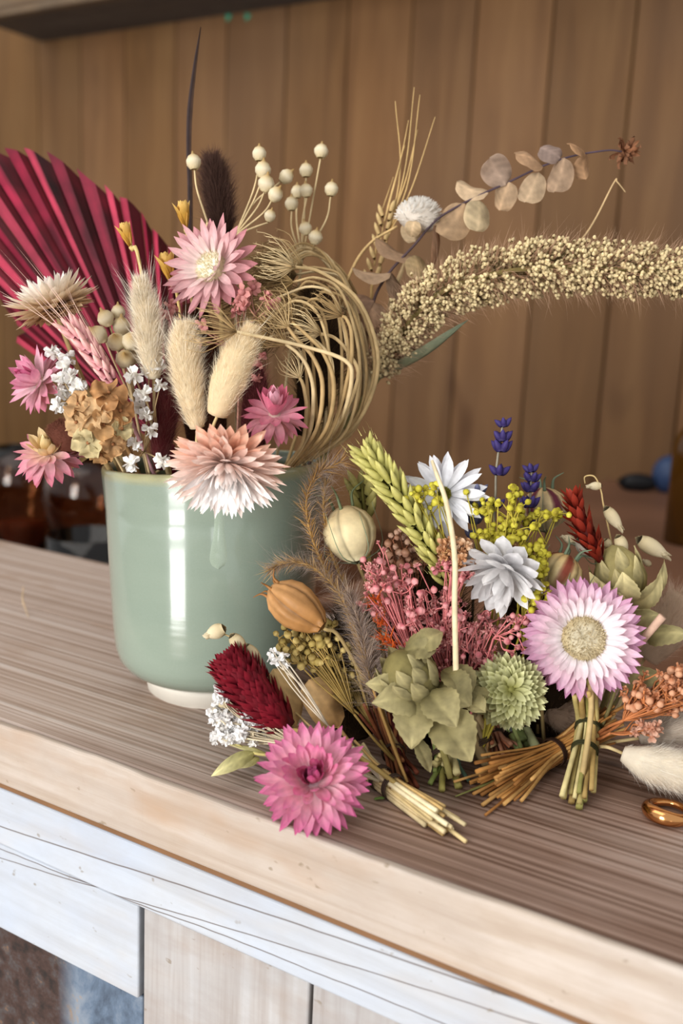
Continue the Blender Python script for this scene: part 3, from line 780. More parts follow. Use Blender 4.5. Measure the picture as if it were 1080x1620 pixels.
strawflower('strawflower', 'pink straw flower with yellow cream dome hanging lowest over the glasses', P(76, 716, .05), ax(-.06, .72, .62), 50 * mm(P(76, 716, .05)),
            [(14, 122, 1.0, .34, 'ecc4b4', 'c86c8a', -.1), (14, 104, 1.05, .36, 'f4dcda', 'd67c9a', .0), (13, 84, .9, .34, 'f4dcc8', 'dc8aa4', .1), (11, 58, .72, .32, 'eccf98', 'efd9a8', .3), (9, 34, .62, .30, 'e6c684', 'f0dcac', .5), (6, 14, .5, .28, 'e6c684', 'f4e6c0', .6)],
            stem=[IN(-.03, .025), P(172, 715, .02), P(110, 738, .046)])
strawflower('strawflower', 'deep pink straw flower with closed pale bud centre against the curled umbel', P(434, 655, .068), ax(.05, .80, .60), 47 * mm(P(434, 655, .068)),
            [(13, 126, .98, .34, 'f0cfc2', 'd68c9c', -.1), (13, 108, 1.05, .36, 'f2ccd2', 'c66484', -.02), (12, 78, 1.0, .36, 'f0bccb', 'ca6888', .1), (10, 40, 1.0, .38, 'eaa0b8', 'd2708f', .25), (7, 22, .95, .42, 'f9e4ea', 'ebb0c6', .35), (5, 10, .8, .40, 'f6e2e8', 'eab4ca', .4)],
            stem=[IN(.02, .03), P(425, 700, .036)])
strawflower('strawflower', 'wide blush and white straw flower hanging over the front rim of the cup', P(357, 741, .078), ax(.02, -.80, .60), 86 * mm(P(357, 728, .082)),
            [(26, 112, .92, .22, 'd8a68e', 'f0cbb6', .25), (28, 100, 1.02, .21, 'dcaa92', 'f2d2c0', .22), (30, 88, 1.0, .19, 'e2b6a2', 'f5ddd0', .2), (30, 76, .92, .17, 'e8c4b6', 'f9ebe4', .2), (30, 64, .80, .15, 'eed4ca', 'fdf6f3', .22), (28, 52, .68, .13, 'f2e0d8', 'fefbfa', .28), (24, 38, .56, .12, 'f4e6de', 'ffffff', .35), (18, 22, .46, .11, 'f2e0d4', 'fefaf6', .4)],
            updown=('ecbda4', 'ffffff'), stem=[IN(.0, .03), P(350, 700, .03)], sep=False, tip=1.3)

# ---- bunny tails
bunny_tail('cream bunny tail beside the flax pods, slimmest of the three in the cup', PP([(243, 598, .050), (237, 545, .052), (230, 490, .054), (221, 440, .056)]), [15, 25, 22, 8], 'f7f0e2', 'e6d8bd', stem=[IN(-.01, .03), P(250, 690, .04)], group='bunny tails in the cup', awn=110, awnlen=70)
bunny_tail('cream bunny tail standing upright between the other two in the cup', PP([(312, 676, .066), (300, 620, .068), (292, 560, .068), (291, 512, .066)]), [17, 27, 27, 14], 'f8eedb', 'ead9b8', stem=[IN(0, .035), P(312, 720, .06)], group='bunny tails in the cup')
bunny_tail('fat cream bunny tail leaning towards the curled umbel', PP([(344, 655, .072), (358, 610, .074), (378, 562, .074), (400, 515, .070)]), [24, 37, 35, 13], 'f8ecd4', 'ead6b0', n=6800, hl=17, stem=[IN(.005, .035), P(335, 700, .066)], group='bunny tails in the cup')

# ---- flax pods
POD = [seedball(lin('e6d9bd'), lin('b89b6a'), 10), seedball(lin('ddcba8'), lin('a98a58'), 10)]
def flax(label, base, pods, size, stemr=.00045, name='flax_seed_stem', col='cbb68d', fork=None, ribs=False):
    t = Thing(name, label, 'dried seed pods', base); fork = np.asarray(fork)
    t.part('stem', one(tube([base, (base + fork) / 2 + CT * .003, fork], [stemr * 2, stemr * 1.5], lin(col))), M_STEM)
    V, F, c = lathe([(0, -.55), (.25, -.48), (.46, -.18), (.48, .08), (.32, .36), (.1, .5), (.05, .68), (0, .7)], 16, cols=[lin(q) for q in ('a3854f', 'c9b488', 'dfd0ae', 'e6d9bc', 'd3bf96', 'b99a68', 'a98850', 'a98850')], wob=lambda th, u: 1 + .05 * math.cos(8 * th))
    me = one((V, F, c)).mesh('seed_pod', M_POD)
    for q in pods:
        p = P(*q[:3]); s = mm(p); up = ax(*(q[3] if len(q) > 3 else (rng.normal() * .3, .9, rng.normal() * .3)))
        bend = q[4] if len(q) > 4 else 0
        mid = (fork * .4 + p * .6) + CR * bend * s - up * 6 * s
        st = t.part('pod_stem', one(tube([fork, mid, p - up * size * s * .5], [stemr * 1.1, stemr * .9], lin(col), 14)), M_STEM)
        t.inst('seed_pod', me, frame(p, up, size * s * (1 + .08 * rng.normal())))
    return t
flax('single pale flax pod on a bent stem beside the dark brown reed', IN(-.005, -.01, .085), [(306, 256, .012, (-.1, 1, .1), -4)], 24, fork=P(328, 352, .012))
flax('sprig of pale flax pods above the pink straw flower', IN(.01, -.012, .085), [(410, 243, .0, (0, 1, .1), 6), (416, 268, .004, (.1, .9, .3), 4), (421, 290, .008, (.2, .8, .4), 6), (436, 307, .01, (.5, .6, .5), 8), (453, 279, -.004, (.6, .5, .2), -14), (427, 341, .012, (.3, .8, .4), 0)], 23, fork=P(372, 372, .0))
flax('sprig of pale flax pods rising behind the curled umbel', IN(.025, -.025, .085), [(508, 239, -.02, (.1, 1, 0), 0), (484, 269, -.022, (.0, 1, .1), 0), (484, 301, -.016, (-.1, 1, .2), -4), (524, 299, -.018, (.1, 1, .1), 10), (461, 322, -.02, (0, 1, .1), -6), (470, 303, -.035, (0, 1, .1), -4), (483, 361, -.015, (-.2, .9, .3), 0), (499, 375, -.012, (.2, .9, .4), 4)], 22, fork=P(478, 410, -.022))
flax('cluster of large cream flax pods between the palm and the bunny tail', IN(-.025, .012, .085), [(167, 503, .034, (-.3, .7, .5)), (155, 529, .036, (-.5, .4, .6)), (187, 493, .028, (0, .9, .2)), (184, 541, .04, (0, .4, .8)), (207, 540, .04, (.3, .5, .7)), (198, 568, .042, (.1, .3, .9)), (192, 516, .03, (.1, .8, .4)), (212, 560, .032, (.3, .6, .5))], 30, fork=P(212, 640, .03), name='flax_seed_stem')

# ---- small yellow flowers
def small_cup_flower(label, p, axis, size, stem, col=('d9a94a', 'e8c679')):
    s = mm(p); a, A, B = basis(axis); t = Thing('yellow_dried_flower', label, 'dried flower', stem[0], 'little yellow flowers in the cup')
    me = one(petal(size * s, size * s * .42, lin('b98a36'), lin(col[1]), .08, .5, col_mid=lin(col[0]))).mesh('petal', M_PET)
    for k in range(9):
        t.inst('petal', me, pframe(p + a * (k % 2) * s, a, k * 2 * math.pi / 9, math.radians(24 if k % 2 else 12), A * 3 * s * 0 + A, B))
    t.part('stem', one(tube(list(stem) + [p], [.0008, .0007, .0012], lin('cbb275'))), M_STEM)
small_cup_flower('small yellow flower left of the pale pink one, higher beside the dark reed', P(294, 362, .02), ax(-.15, .95, .2), 44, [IN(-.005, .0), P(300, 420, .018)])
small_cup_flower('small yellow flower in front of the burgundy palm above a bunny tail', P(207, 391, .045), ax(-.3, .9, .25), 40, [IN(-.015, .02), P(225, 440, .046), ])
small_cup_flower('small yellow flower tucked behind the pale pink straw flower', P(272, 448, .026), ax(-.2, .9, .3), 50, [IN(-.005, .01), P(285, 500, .02)])

# ---- dark reed leaf and dark plume
t = Thing('dark_reed_leaf', 'long thin dark brown reed blade standing tallest in the cup', 'dried leaf', IN(-.005, -.02, .085))
pts = PP([(300, 420, -.012), (300, 300, -.014), (298, 235, -.015), (300, 170, -.016), (308, 100, -.018), (317, 42, -.02)])
mb = MB(); p = spline(pts, 26)
w = np.interp(np.linspace(0, 1, 26), [0, .3, .6, .85, 1], [9, 8, 9, 5, 1.2]) * mm(pts[0]) * .5
V = np.array([q + CR * d * w_ + CT * (abs(d) * -.001) for q, w_ in zip(p, w) for d in (-1, 0, 1)])
mb.add(V, [(3 * i + j, 3 * i + j + 1, 3 * i + j + 4, 3 * i + j + 3) for i in range(25) for j in (0, 1)], np.array([lin('4c3d3a'), lin('2c2021'), lin('5b4638')] * 26))
t.part('blade', mb, M_LEAF)
t.part('stem', one(tube([t.b, pts[0]], [.0012, .0012], lin('3a2b28'))), M_STEM)
bunny_tail('dark brown fuzzy grass plume behind the pale pink straw flower', PP([(352, 368, -.006), (346, 320, -.008), (340, 280, -.01), (334, 246, -.012)]), [22, 26, 22, 9], '6e544a', '412e28', n=5000, hl=30, stem=[IN(0, -.015), P(350, 430, -.004)], name='brown_plume_grass', lean=1.0, awn=0)

# ---- pink bearded wheat
wheat('pink_wheat', 'pink dyed bearded wheat ear lying over the rim flowers', PP([(182, 612, .050), (160, 578, .052), (136, 545, .054), (112, 520, .056)]), 34, 36, 13, 'd78f9c', 'eec3b8', awn=110, awncol='e2c3b4', stem=[IN(-.015, .02), P(205, 660, .045)], stemcol='c79aa0', spread=20)

# ---- white gypsophila over the cup's left side
WB = [blossom(lin('ffffff'), lin('f4f0e6'), 9, k) for k in (1, 2, 3)]
spray('white_gypsophila', 'sprig of tiny white blossoms beside the pink wheat and pink straw flower', IN(-.025, .02, .085), P(110, 610, .05), (0, 0, 0), 0, 27, WB, 'b9a37c', fork=P(165, 690, .045), up=ax(-.2, .3, .9),
      pts=PP([(104, 578, .05), (113, 597, .054), (124, 612, .055), (93, 642, .052), (99, 600, .05), (84, 556, .045), (128, 615, .05), (98, 620, .046), (107, 566, .046)]))
spray('white_gypsophila', 'sprig of tiny white blossoms between tan hydrangea and the bunny tails', IN(-.02, .025, .085), P(225, 640, .055), (0, 0, 0), 0, 27, WB, 'b9a37c', fork=P(228, 715, .05), up=ax(.1, .3, .9),
      pts=PP([(212, 594, .056), (226, 623, .058), (253, 610, .054), (231, 656, .057), (238, 680, .058), (213, 703, .060), (208, 733, .064), (257, 729, .066), (243, 575, .05), (236, 585, .05), (218, 640, .05)]))
PKB = [blossom(lin('e6a79f'), lin('d08a88'), 6, k) for k in (4, 5)]
spray('pink_dried_flower', 'small coral pink florets tucked under the pale pink straw flower', IN(.01, .0, .085), P(390, 475, .05), (0, 0, 0), 0, 22, PKB, 'b98a78', fork=P(380, 560, .03),
      pts=PP([(382, 462, .05), (392, 470, .046), (374, 476, .05), (400, 455, .044), (385, 487, .05), (421, 470, .048), (432, 478, .05), (426, 487, .048), (370, 492, .048), (408, 575, .05), (405, 600, .05), (418, 560, .05), (318, 515, .045), (313, 540, .045), (262, 495, .04), (270, 485, .04)]))

# ---- tan hydrangea florets
t = Thing('hydrangea_flower', 'papery tan hydrangea flower cluster hanging over the cup rim', 'dried flower', IN(-.025, .025, .085))
for k, (x, y, r_, ax_) in enumerate([(172, 622, 30, (.2, .5, .8)), (125, 640, 26, (-.5, .4, .7)), (122, 668, 26, (-.6, -.1, .8)), (165, 672, 28, (.1, .1, 1)), (140, 700, 28, (-.2, -.4, .9)), (190, 650, 24, (.6, .3, .7)), (178, 702, 22, (.5, -.4, .8)), (150, 655, 28, (-.1, .1, 1)), (160, 718, 20, (0, -.7, .6)), (192, 678, 20, (.5, 0, .8))]):
    c = P(x, y, .058 + .012 * ax_[2]); s = mm(c); a, A, B = basis(ax(*ax_)); mb = MB()
    cc0 = [lin('b08458'), lin('c29c70'), lin('ccab80'), lin('b48d60'), lin('c6b78c')][k % 5]
    for q in range(4):
        th = q * math.pi / 2 + rng.random() * .5; d = math.cos(th) * A + math.sin(th) * B
        mb.add(*leaf(c + d * 2 * s, c + d * r_ * s + a * rng.normal() * 5 * s, r_ * 1.15 * s, a, .12, -.2, cc0 * .8, cc0 * 1.1, 'round', 9, 7, .10))
    fl = t.part('flower_floret', mb, M_LEAF)
    t.part('floret_center', one(xform(ico(lin('9b6a44'), 2), frame(c + a * 2 * s, a, 6 * s))), M_SEED, parent=fl)
t.part('stem', one(tube([t.b, P(205, 715, .035), P(160, 680, .046)], [.0014, .001], lin('8a6a44'))), M_STEM)
# ---- brown fuzzy cone, maroon plume, brown filler
bunny_tail('short brown fuzzy cone between hydrangea and lowest pink straw flower', PP([(128, 705, .05), (112, 695, .05), (95, 680, .05), (86, 668, .05)]), [24, 34, 30, 14], '9a6a55', '6a4034', n=3600, hl=9, stem=[IN(-.025, .02), P(172, 708, .03)], name='brown_cone_flower', lean=.5, awn=0)
bunny_tail('dusty maroon feathery plume low behind the bunny tails', PP([(252, 742, .035), (256, 690, .036), (262, 640, .038), (258, 590, .038)]), [12, 26, 26, 10], 'a8716a', '6b3034', n=2600, hl=34, stem=[IN(-.008, .02, .085), P(250, 760, .03)], name='maroon_plume_grass', lean=1.4, awn=0)
bunny_tail('rust brown dried grass filling the cup behind the bunny tails', PP([(330, 730, .015), (322, 640, .015), (315, 560, .016), (308, 480, .016)]), [40, 52, 46, 22], '94593f', '3f2418', n=3000, hl=26, stem=[IN(0, .01, .085), P(330, 760, .01)], name='rust_filler_grass', lean=1.2, awn=0)
bunny_tail('dark rosy grass head behind the fat bunny tail', PP([(400, 735, .03), (402, 670, .034), (404, 610, .034), (396, 560, .03)]), [20, 30, 26, 12], 'b06a6c', '5a2a2c', n=2200, hl=26, stem=[IN(.012, .02, .085), P(398, 760, .02)], name='rosy_plume_grass', lean=1.3, awn=0)

# ---- curled carrot umbel, like a bird's nest
t = Thing('carrot_flower_umbel', 'curled straw coloured wild carrot umbel bulging like a nest from the cup', 'dried umbel', IN(.025, .01, .08))
ST = [lin(q) for q in ('bfa67a', 'b0956a', 'cbb58c', 'a48a60')]
um = []
def ray_stalk(pts, k, r=.00095):
    pts = np.asarray(pts); b_ = t.part('stalk', one(tube(pts, [r * .8, r * 1.15, r, r * .8], ST[k % 4], 26, 6)), M_STEM)
    return pts[-1], nrm(pts[-1] - pts[-2]), b_
def umbellet(p, d, parent, n, L, col, spread=.55):
    s = mm(p); mb = MB(); d, A, B = basis(d)
    for k in range(n):
        th = k * 2.4; sp = spread * math.sqrt((k + .5) / n) * 1.5
        rd = math.cos(th) * A + math.sin(th) * B; l = L * s * (.8 + .4 * rng.random())
        # thin rays bow outward, then close in again at the tips
        a1 = p + d * l * .3 + rd * l * sp * .42; a2 = p + d * l * .72 + rd * l * sp * .85; a3 = p + d * l * 1.1 + rd * l * sp * .85 + rng.normal(size=3) * 2 * s
        mb.add(*tube([p, a1, a2, a3], [.00026, .0002, .00014], col * (1 + .15 * rng.normal()), 7, 3))
        hairs(mb, [a3] * 3, nrm(a3 - a2) + rng.normal(size=(3, 3)) * .7, 6 * s, .9 * s, col * .8, None, .1, 2)
    hairs(mb, [p] * 5, -d * .4 + rng.normal(size=(5, 3)), 10 * s, 1.2 * s, col, None, .3, 2)
    t.part('umbellet', mb, M_STEM, parent=parent)
seen = [  # base, belly, shoulder, end  (pixel x, y, offset)
    ([(500, 722, .02), (566, 668, .03), (598, 575, .03), (570, 480, .03), (510, 432, .035), (466, 422, .042)], 20, 52),
    ([(497, 726, .02), (556, 672, .02), (592, 590, .012), (575, 500, .008), (530, 445, .006), (478, 420, .01)], 14, 50),
    ([(492, 728, .03), (540, 660, .055), (556, 600, .066), (545, 570, .067), (480, 548, .068), (374, 525, .078)], 20, 58),
    ([(470, 736, .035), (520, 690, .055), (552, 590, .062), (556, 530, .06), (548, 505, .056), (541, 500, .056)], 16, 46),
    ([(480, 733, .03), (530, 680, .045), (566, 600, .05), (552, 560, .05), (530, 535, .05), (507, 528, .052)], 16, 48),
    ([(460, 738, .04), (500, 680, .06), (510, 610, .066), (495, 565, .066), (470, 538, .064), (455, 518, .06)], 16, 52),
    ([(455, 740, .04), (488, 690, .055), (496, 625, .06), (488, 585, .06), (472, 560, .06), (452, 545, .058)], 14, 46),
    ([(465, 738, .04), (515, 680, .06), (528, 610, .066), (512, 560, .066), (485, 530, .062), (462, 510, .058)], 14, 52),
    ([(452, 740, .045), (478, 700, .055), (485, 650, .056), (482, 620, .056), (478, 605, .056), (474, 598, .055)], 16, 36),
]
for k in range(22):
    f = k / 21; q = rng.random()
    bx = 450 + 50 * f + rng.normal() * 3; by = 740 - 16 * f
    bel = 488 + 108 * f + rng.normal() * 5; off = .03 + .035 * rng.normal() * .8 * (1 - abs(f - .5)) - .015 * f
    top = 470 + 95 * f; ty = 520 - 40 * f + rng.normal() * 20
    seen.append(([(bx, by, .03), ((bx + bel) / 2 + 20, 695 - 20 * f, (.03 + off) / 2 + .004), (bel, 610 - 25 * f + rng.normal() * 10, off + .006), (top + 5, ty, off), (top - 35, ty - 28, off), (top - 75 + rng.normal() * 14, ty - 15 + rng.normal() * 22, off - .004)], 13, 48))
for k in range(10):                        # darker stalks arching over the back of the nest
    q = rng.normal(size=4) * 5; o = -.012 - .02 * rng.random(); u = k / 9
    seen.append(([(515, 715, .01), (570 + q[0], 640, o), (575 - 20 * u + q[1], 520, o), (545 - 25 * u, 440 - 20 * u + q[2], o), (495 - 15 * u, 385 + 18 * (1 - u) + q[3], o), (448 + 10 * q[3] / 5, 400 + 30 * (1 - u), o + .01)], 12, 44))
for k, (path, n_, L_) in enumerate(seen):
    e, d, o_ = ray_stalk(PP(path), k, .00085 if k < 9 else .00068)
    umbellet(e, d, o_, n_ + 8, L_, lin(('d2bc92', 'c4aa7c', 'b0956a', '9a8058')[k % 4]) if k < 9 else lin(('a58b5e', '8b7148', '755c38')[k % 3]))
t.part('stem', one(tube([t.b, P(470, 745, .03)], [.002, .002], ST[1])), M_STEM)
bunny_tail('brown seeded heart inside the curled umbel', PP([(480, 690, .012), (500, 610, .01), (510, 530, .008), (495, 455, .004)]), [18, 44, 46, 20], '6e563a', '32241a', n=4200, hl=40, stem=[IN(.02, .0, .085), P(470, 730, .01)], name='brown_seed_grass', lean=.6, awn=0, wid=1.3)

# ---- foxtail millet
t = Thing('foxtail_millet', 'long bristly foxtail millet head arching out of the cup across the wall', 'dried grass', IN(.03, -.01, .085))
mp = PP([(600, 590, .0), (625, 545, .004), (652, 505, .008), (700, 462, .012), (770, 436, .016), (850, 424, .02), (930, 424, .024), (1010, 428, .028), (1100, 432, .032)])
p = spline(mp, 90); tt_, A, B = frames(p); s_ = mm(mp[3])
rr = np.interp(np.linspace(0, 1, 90), [0, .12, .3, .45, .6, .8, 1], [18, 34, 45, 47, 45, 40, 34]) * s_
t.part('rachis', one(tube(mp, [.0015, .0012], lin('8a7a4a'), 40)), M_STEM)
gm = MB(); egg_ = egg(lin('c2ab7c'), lin('decda2'), 5, 4); ms, tn = [], []; rts, drs, ln = [], [], []
for k in range(760):
    i = int(rng.random() ** 1.0 * 89); a = rng.random() * 6.283; d = math.cos(a) * A[i] + math.sin(a) * B[i]
    lob = nrm(d + tt_[i] * .35); root = p[i]
    for q in range(8):
        c = root + lob * rr[i] * (.42 + .5 * (q / 7)) + rng.normal(size=3) * 3.2 * s_ ; ms.append(frame(c, lob + rng.normal(size=3) * .4, (6.2 * s_, 6.2 * s_, 9 * s_))); tn.append(.85 + .3 * rng.random())
gm.addm(egg_, ms, tn)
t.part('grains', gm, M_SEED, kind='stuff')
i = rng.integers(0, 89, 5200); a = rng.random(5200) * 6.283
d = np.cos(a)[:, None] * A[i] + np.sin(a)[:, None] * B[i]
t.part('bristles', hairs(MB(), p[i] + d * (rr[i] * .55)[:, None], d + tt_[i] * .45, 42 * s_ * (.45 + .6 * rng.random(5200)), .9 * s_, lin('b08c72'), lin('d2b298'), .25), M_FUR, kind='stuff')
t.part('stem', one(tube([t.b, P(590, 610, -.002), mp[0]], [.0016, .0014], lin('8d8455'))), M_STEM)
t.part('leaf', one(leaf(P(585, 606, .0), P(742, 505, .014), 26 * s_, ax(.5, -.6, .6), .06, .3, lin('8a8768'), lin('6f7a66'), 'lance')), M_LEAF, label='grey green leaf blade')

# ---- eucalyptus
t = Thing('eucalyptus_branch', 'dried eucalyptus branch with round taupe leaves reaching across the wall', 'dried branch', IN(.03, -.02, .085))
eo = -.012
bp = PP([(584, 560, eo), (590, 480, eo), (615, 432, eo), (655, 388, eo), (690, 348, eo), (740, 318, eo), (800, 290, eo), (860, 262, eo), (905, 247, eo), (960, 238, eo), (985, 240, eo)])
t.part('branch', one(tube([t.b] + list(bp), [.0009, .0006, .0005, .00035], lin('54423f'), 60, 6, lin('4d4150'))), M_STEM)
EL = [(772, 305, 722, 288, 34, (.1, .5, .8), 'c4ab8c'), (757, 316, 754, 366, 40, (.3, 0, .9), 'bca988'), (800, 293, 774, 250, 42, (-.3, .1, .9), 'a38d7c'), (806, 288, 790, 333, 36, (-.5, 0, .8), 'b59a7c'), (735, 322, 697, 372, 50, (-.1, .3, .9), 'a58a6c'),
      (690, 356, 684, 424, 22, (.8, 0, .5), '8a6a52'), (658, 408, 594, 376, 32, (-.2, .75, .5), '9c8066'), (655, 404, 664, 440, 34, (.2, .3, .8), 'a08a66'), (618, 432, 557, 424, 34, (-.1, .7, .6), 'b0957a'), (616, 432, 634, 492, 32, (.6, .2, .7), '8d7560'),
      (592, 476, 541, 462, 44, (-.1, .6, .7), 'a5866f'), (588, 478, 592, 520, 52, (-.1, .2, .9), 'a98a70'), (600, 490, 602, 542, 36, (.7, -.2, .6), '5d4534'), (858, 264, 814, 243, 30, (.1, .5, .8), 'b08f70'), (852, 272, 830, 320, 36, (-.2, .1, .9), 'b9a184'),
      (886, 250, 854, 234, 34, (-.2, .4, .8), '8f7c72'), (892, 250, 876, 304, 36, (-.4, .1, .9), 'a38a72'), (926, 244, 900, 228, 32, (.1, .6, .7), 'ab8765'), (924, 246, 926, 284, 30, (.3, .1, .9), 'b08d6c'), (650, 375, 655, 350, 28, (0, .3, .9), 'c0a988')]
for k, (x0, y0, x1, y1, w_, fc, col) in enumerate(EL):
    a_, b_ = P(x0, y0, eo + .001), P(x1, y1, eo + .006 * (1 if k % 3 else -.6)); s_ = mm(a_)
    L_ = np.linalg.norm(b_ - a_); wd = min(w_ * s_ * 1.15, L_ * .95)
    t.part('leaf', one(leaf(a_, b_, wd, ax(*fc), .10 * (1 if k % 2 else -1), .18, lin(col) * .9, lin(col) * 1.1, 'round', 20, 9, .03)), M_LEAF)
tp = bp[-1]; s_ = mm(tp); mb = MB()
for k in range(40):
    d = nrm(CR * .6 + rng.normal(size=3) * .8); mb.add(*leaf(tp + d * 3 * s_, tp + d * (10 + 20 * rng.random()) * s_, 9 * s_, sph(1)[0], .2, .4, lin('8a5c40') * (.6 + .7 * rng.random()), lin('8e6448'), 'lance', 6, 5, .25))
t.part('tip_leaves', mb, M_LEAF, label='crumpled brown leaf tip')

# ---- bearded barley behind, white flower, hooked grass
t = Thing('barley_grass', 'pale barley ear with long thin awns standing behind the eucalyptus', 'dried grass', IN(.03, -.03, .085))
bo = -.03
t.part('stem', one(tube([t.b, P(570, 540, bo), P(590, 440, bo)], [.0009, .0008], lin('c0a06a'))), M_STEM)
rb = spline(PP([(588, 450, bo), (598, 410, bo), (606, 370, bo), (612, 340, bo)]), 14); me = one(xform(egg(lin('b89a68'), lin('d0b684'), 7, 6), np.diag([9 * mm(rb[0]), 8 * mm(rb[0]), 26 * mm(rb[0]), 1]))).mesh('grain', M_SEED)
for k in range(14):
    d = CR * (1 if k % 2 else -1); t.inst('grain', me, frame(rb[k] + d * 4 * mm(rb[0]), CU + .35 * d))
for (x0, y0, x1, y1, x2, y2) in [(600, 420, 632, 280, 625, 160), (606, 400, 640, 270, 655, 138), (604, 390, 645, 290, 664, 150), (610, 380, 650, 300, 688, 185), (598, 400, 612, 330, 640, 230), (612, 360, 640, 290, 660, 205), (592, 420, 600, 350, 622, 280), (608, 350, 634, 250, 646, 190)]:
    t.part('awn', one(tube(PP([(x0, y0, bo), (x1, y1, bo - .004), (x2, y2, bo - .008)]), [.00055, .0002], lin('c7a974'), 14, 4)), M_STEM)
for k, (x0, y0, x1, y1) in enumerate([(600, 560, 700, 470), (610, 500, 645, 400)]):
    t.part('leaf', one(leaf(P(x0, y0, bo), P(x1, y1, bo), 8 * mm(P(x0, y0, bo)), CT, .05, .2, lin('b8a078'), lin('c9b48c'))), M_LEAF)
wc = P(662, 342, -.02); s_ = mm(wc)
t = Thing('white_scabious_flower', 'white domed dried flower on a bowed stem behind the eucalyptus leaves', 'dried flower', IN(.025, -.015, .085))
t.part('stem', one(tube([t.b] + list(PP([(525, 520, -.018), (555, 430, -.02), (585, 385, -.02), (628, 358, -.02)])), [.0009, .0007], lin('c9ab78'), 24)), M_STEM)
mb = MB().add(*xform(ico(lin('d9cfc2'), 3), frame(wc, ax(.1, .6, .5), (74 * s_, 66 * s_, 46 * s_))))
mb.addm(petal(15 * s_, 6.5 * s_, lin('efe8e0'), lin('fffdf8'), .2, .4, nu=4, nv=3), [frame(wc + q * np.array([28, 28, 22]) * s_ * .95 - ax(0, .6, .5) * 4 * s_, np.cross(q, [.2, .9, .1]), 1, q * .6 + ax(.5, .6, .3) * .9) for q in sph(420) if q @ ax(.1, .7, .5) > -.15])
t.part('flower_head', mb, M_PET)
t.part('bract', one(leaf(wc - CU * 8 * s_ - CR * 20 * s_, wc - CU * 40 * s_ - CR * 5 * s_, 30 * s_, CT, .1, .3, lin('c0a884'), lin('cdb796'), 'round')), M_LEAF)
t = Thing('hooked_grass_stem', 'single thin pale grass stem with hooked tip above the millet', 'dried grass', P(860, 430, .0))
t.part('stem', one(tube([P(860, 430, .0)] + list(PP([(925, 372, -.012), (970, 290, -.014), (976, 288, -.014), (989, 304, -.014)])), [.0007, .0004, .0003], lin('c9ad82'), 40, 4)), M_STEM)
# ================================================================ THE BUNCHES LYING ON THE COUNTER
def on(x, y, z=.0015): return G(x, y, z)
# ---- straw flowers and daisies
strawflower('strawflower', 'magenta pink many-petalled straw flower lying at the counter front edge', P(494, 1232, .131), ax(-.02, .55, .83), 82 * mm(P(494, 1232, .131)),
            [(22, 102, .96, .23, 'f3d6dc', 'd4649e', .05, 'ecaac6'), (24, 90, 1.0, .24, 'f8e2e6', 'd96ea6', .1, 'f0b8d0'), (24, 78, .98, .24, 'faeaec', 'de78ac', .15, 'f4c6d8'), (22, 64, .9, .22, 'faeaea', 'de7cb0', .22, 'f4c8d8'), (18, 48, .74, .23, 'f4d6dc', 'd96fa4', .3, 'eeaac6'), (12, 30, .56, .18, 'e0a0b8', 'b84a80', .35, 'd5789f'), (7, 14, .5, .18, 'c77a98', 'a04070', .4)],
            stem=[on(590, 1226, .006), P(560, 1215, .112)], tip=1.3)
strawflower('strawflower', 'lilac and white straw flower with wide beige button centre facing the viewer', P(922, 1010, .088), ax(-.04, .10, .99), 79 * mm(P(922, 1010, .088)),
            [(32, 100, .86, .21, 'efe0e8', 'cf8fbc', .06, 'e6bcd8'), (34, 90, .88, .21, 'f6ecf1', 'd79cc6', .1, 'ecc9e0'), (32, 78, .82, .19, 'faf5f7', 'e2b4d4', .14, 'f1dbe8'), (30, 64, .62, .16, 'fbf7f7', 'eed6e4', .2)],
            disc=(.45, .17, 'dcd2b8', 'c4b48e'), stem=[on(918, 1245, .006), P(935, 1110, .098)], rec=.36, tip=1.7)
strawflower('daisy', 'white daisy seen side on behind the yellow green wheat', P(702, 782, .05), ax(.05, .18, .95), 62 * mm(P(702, 782, .05)),
            [(15, 84, 1.0, .27, 'dcdce4', 'f4f4f8', .05), (13, 74, .92, .26, 'e4e4ea', 'f8f8fb', .08)], disc=(.16, .1, 'c2b858', '8d8a3e'), stem=[on(700, 1190, .006), P(705, 900, .052)], cat='dried flower')
strawflower('daisy', 'drooping white papery flower above the pink gypsophila', P(797, 902, .078), ax(-.45, -.74, .50), 66 * mm(P(790, 905, .08)),
            [(11, 112, .9, .46, 'dcdadb', 'efeef0', .35), (12, 92, 1.0, .46, 'e0dedf', 'f4f3f4', .3), (11, 70, 1.05, .42, 'e4e2e2', 'f7f6f6', .3), (9, 46, .9, .36, 'd6d3d2', 'f0efef', .3), (6, 22, .8, .3, 'd6d3d2', 'f0efef', .3)], stem=[on(740, 1190, .006), P(780, 1000, .06), P(815, 880, .066)], cat='dried flower', tip=1.3)
bb_ = P(700, 785, .052)

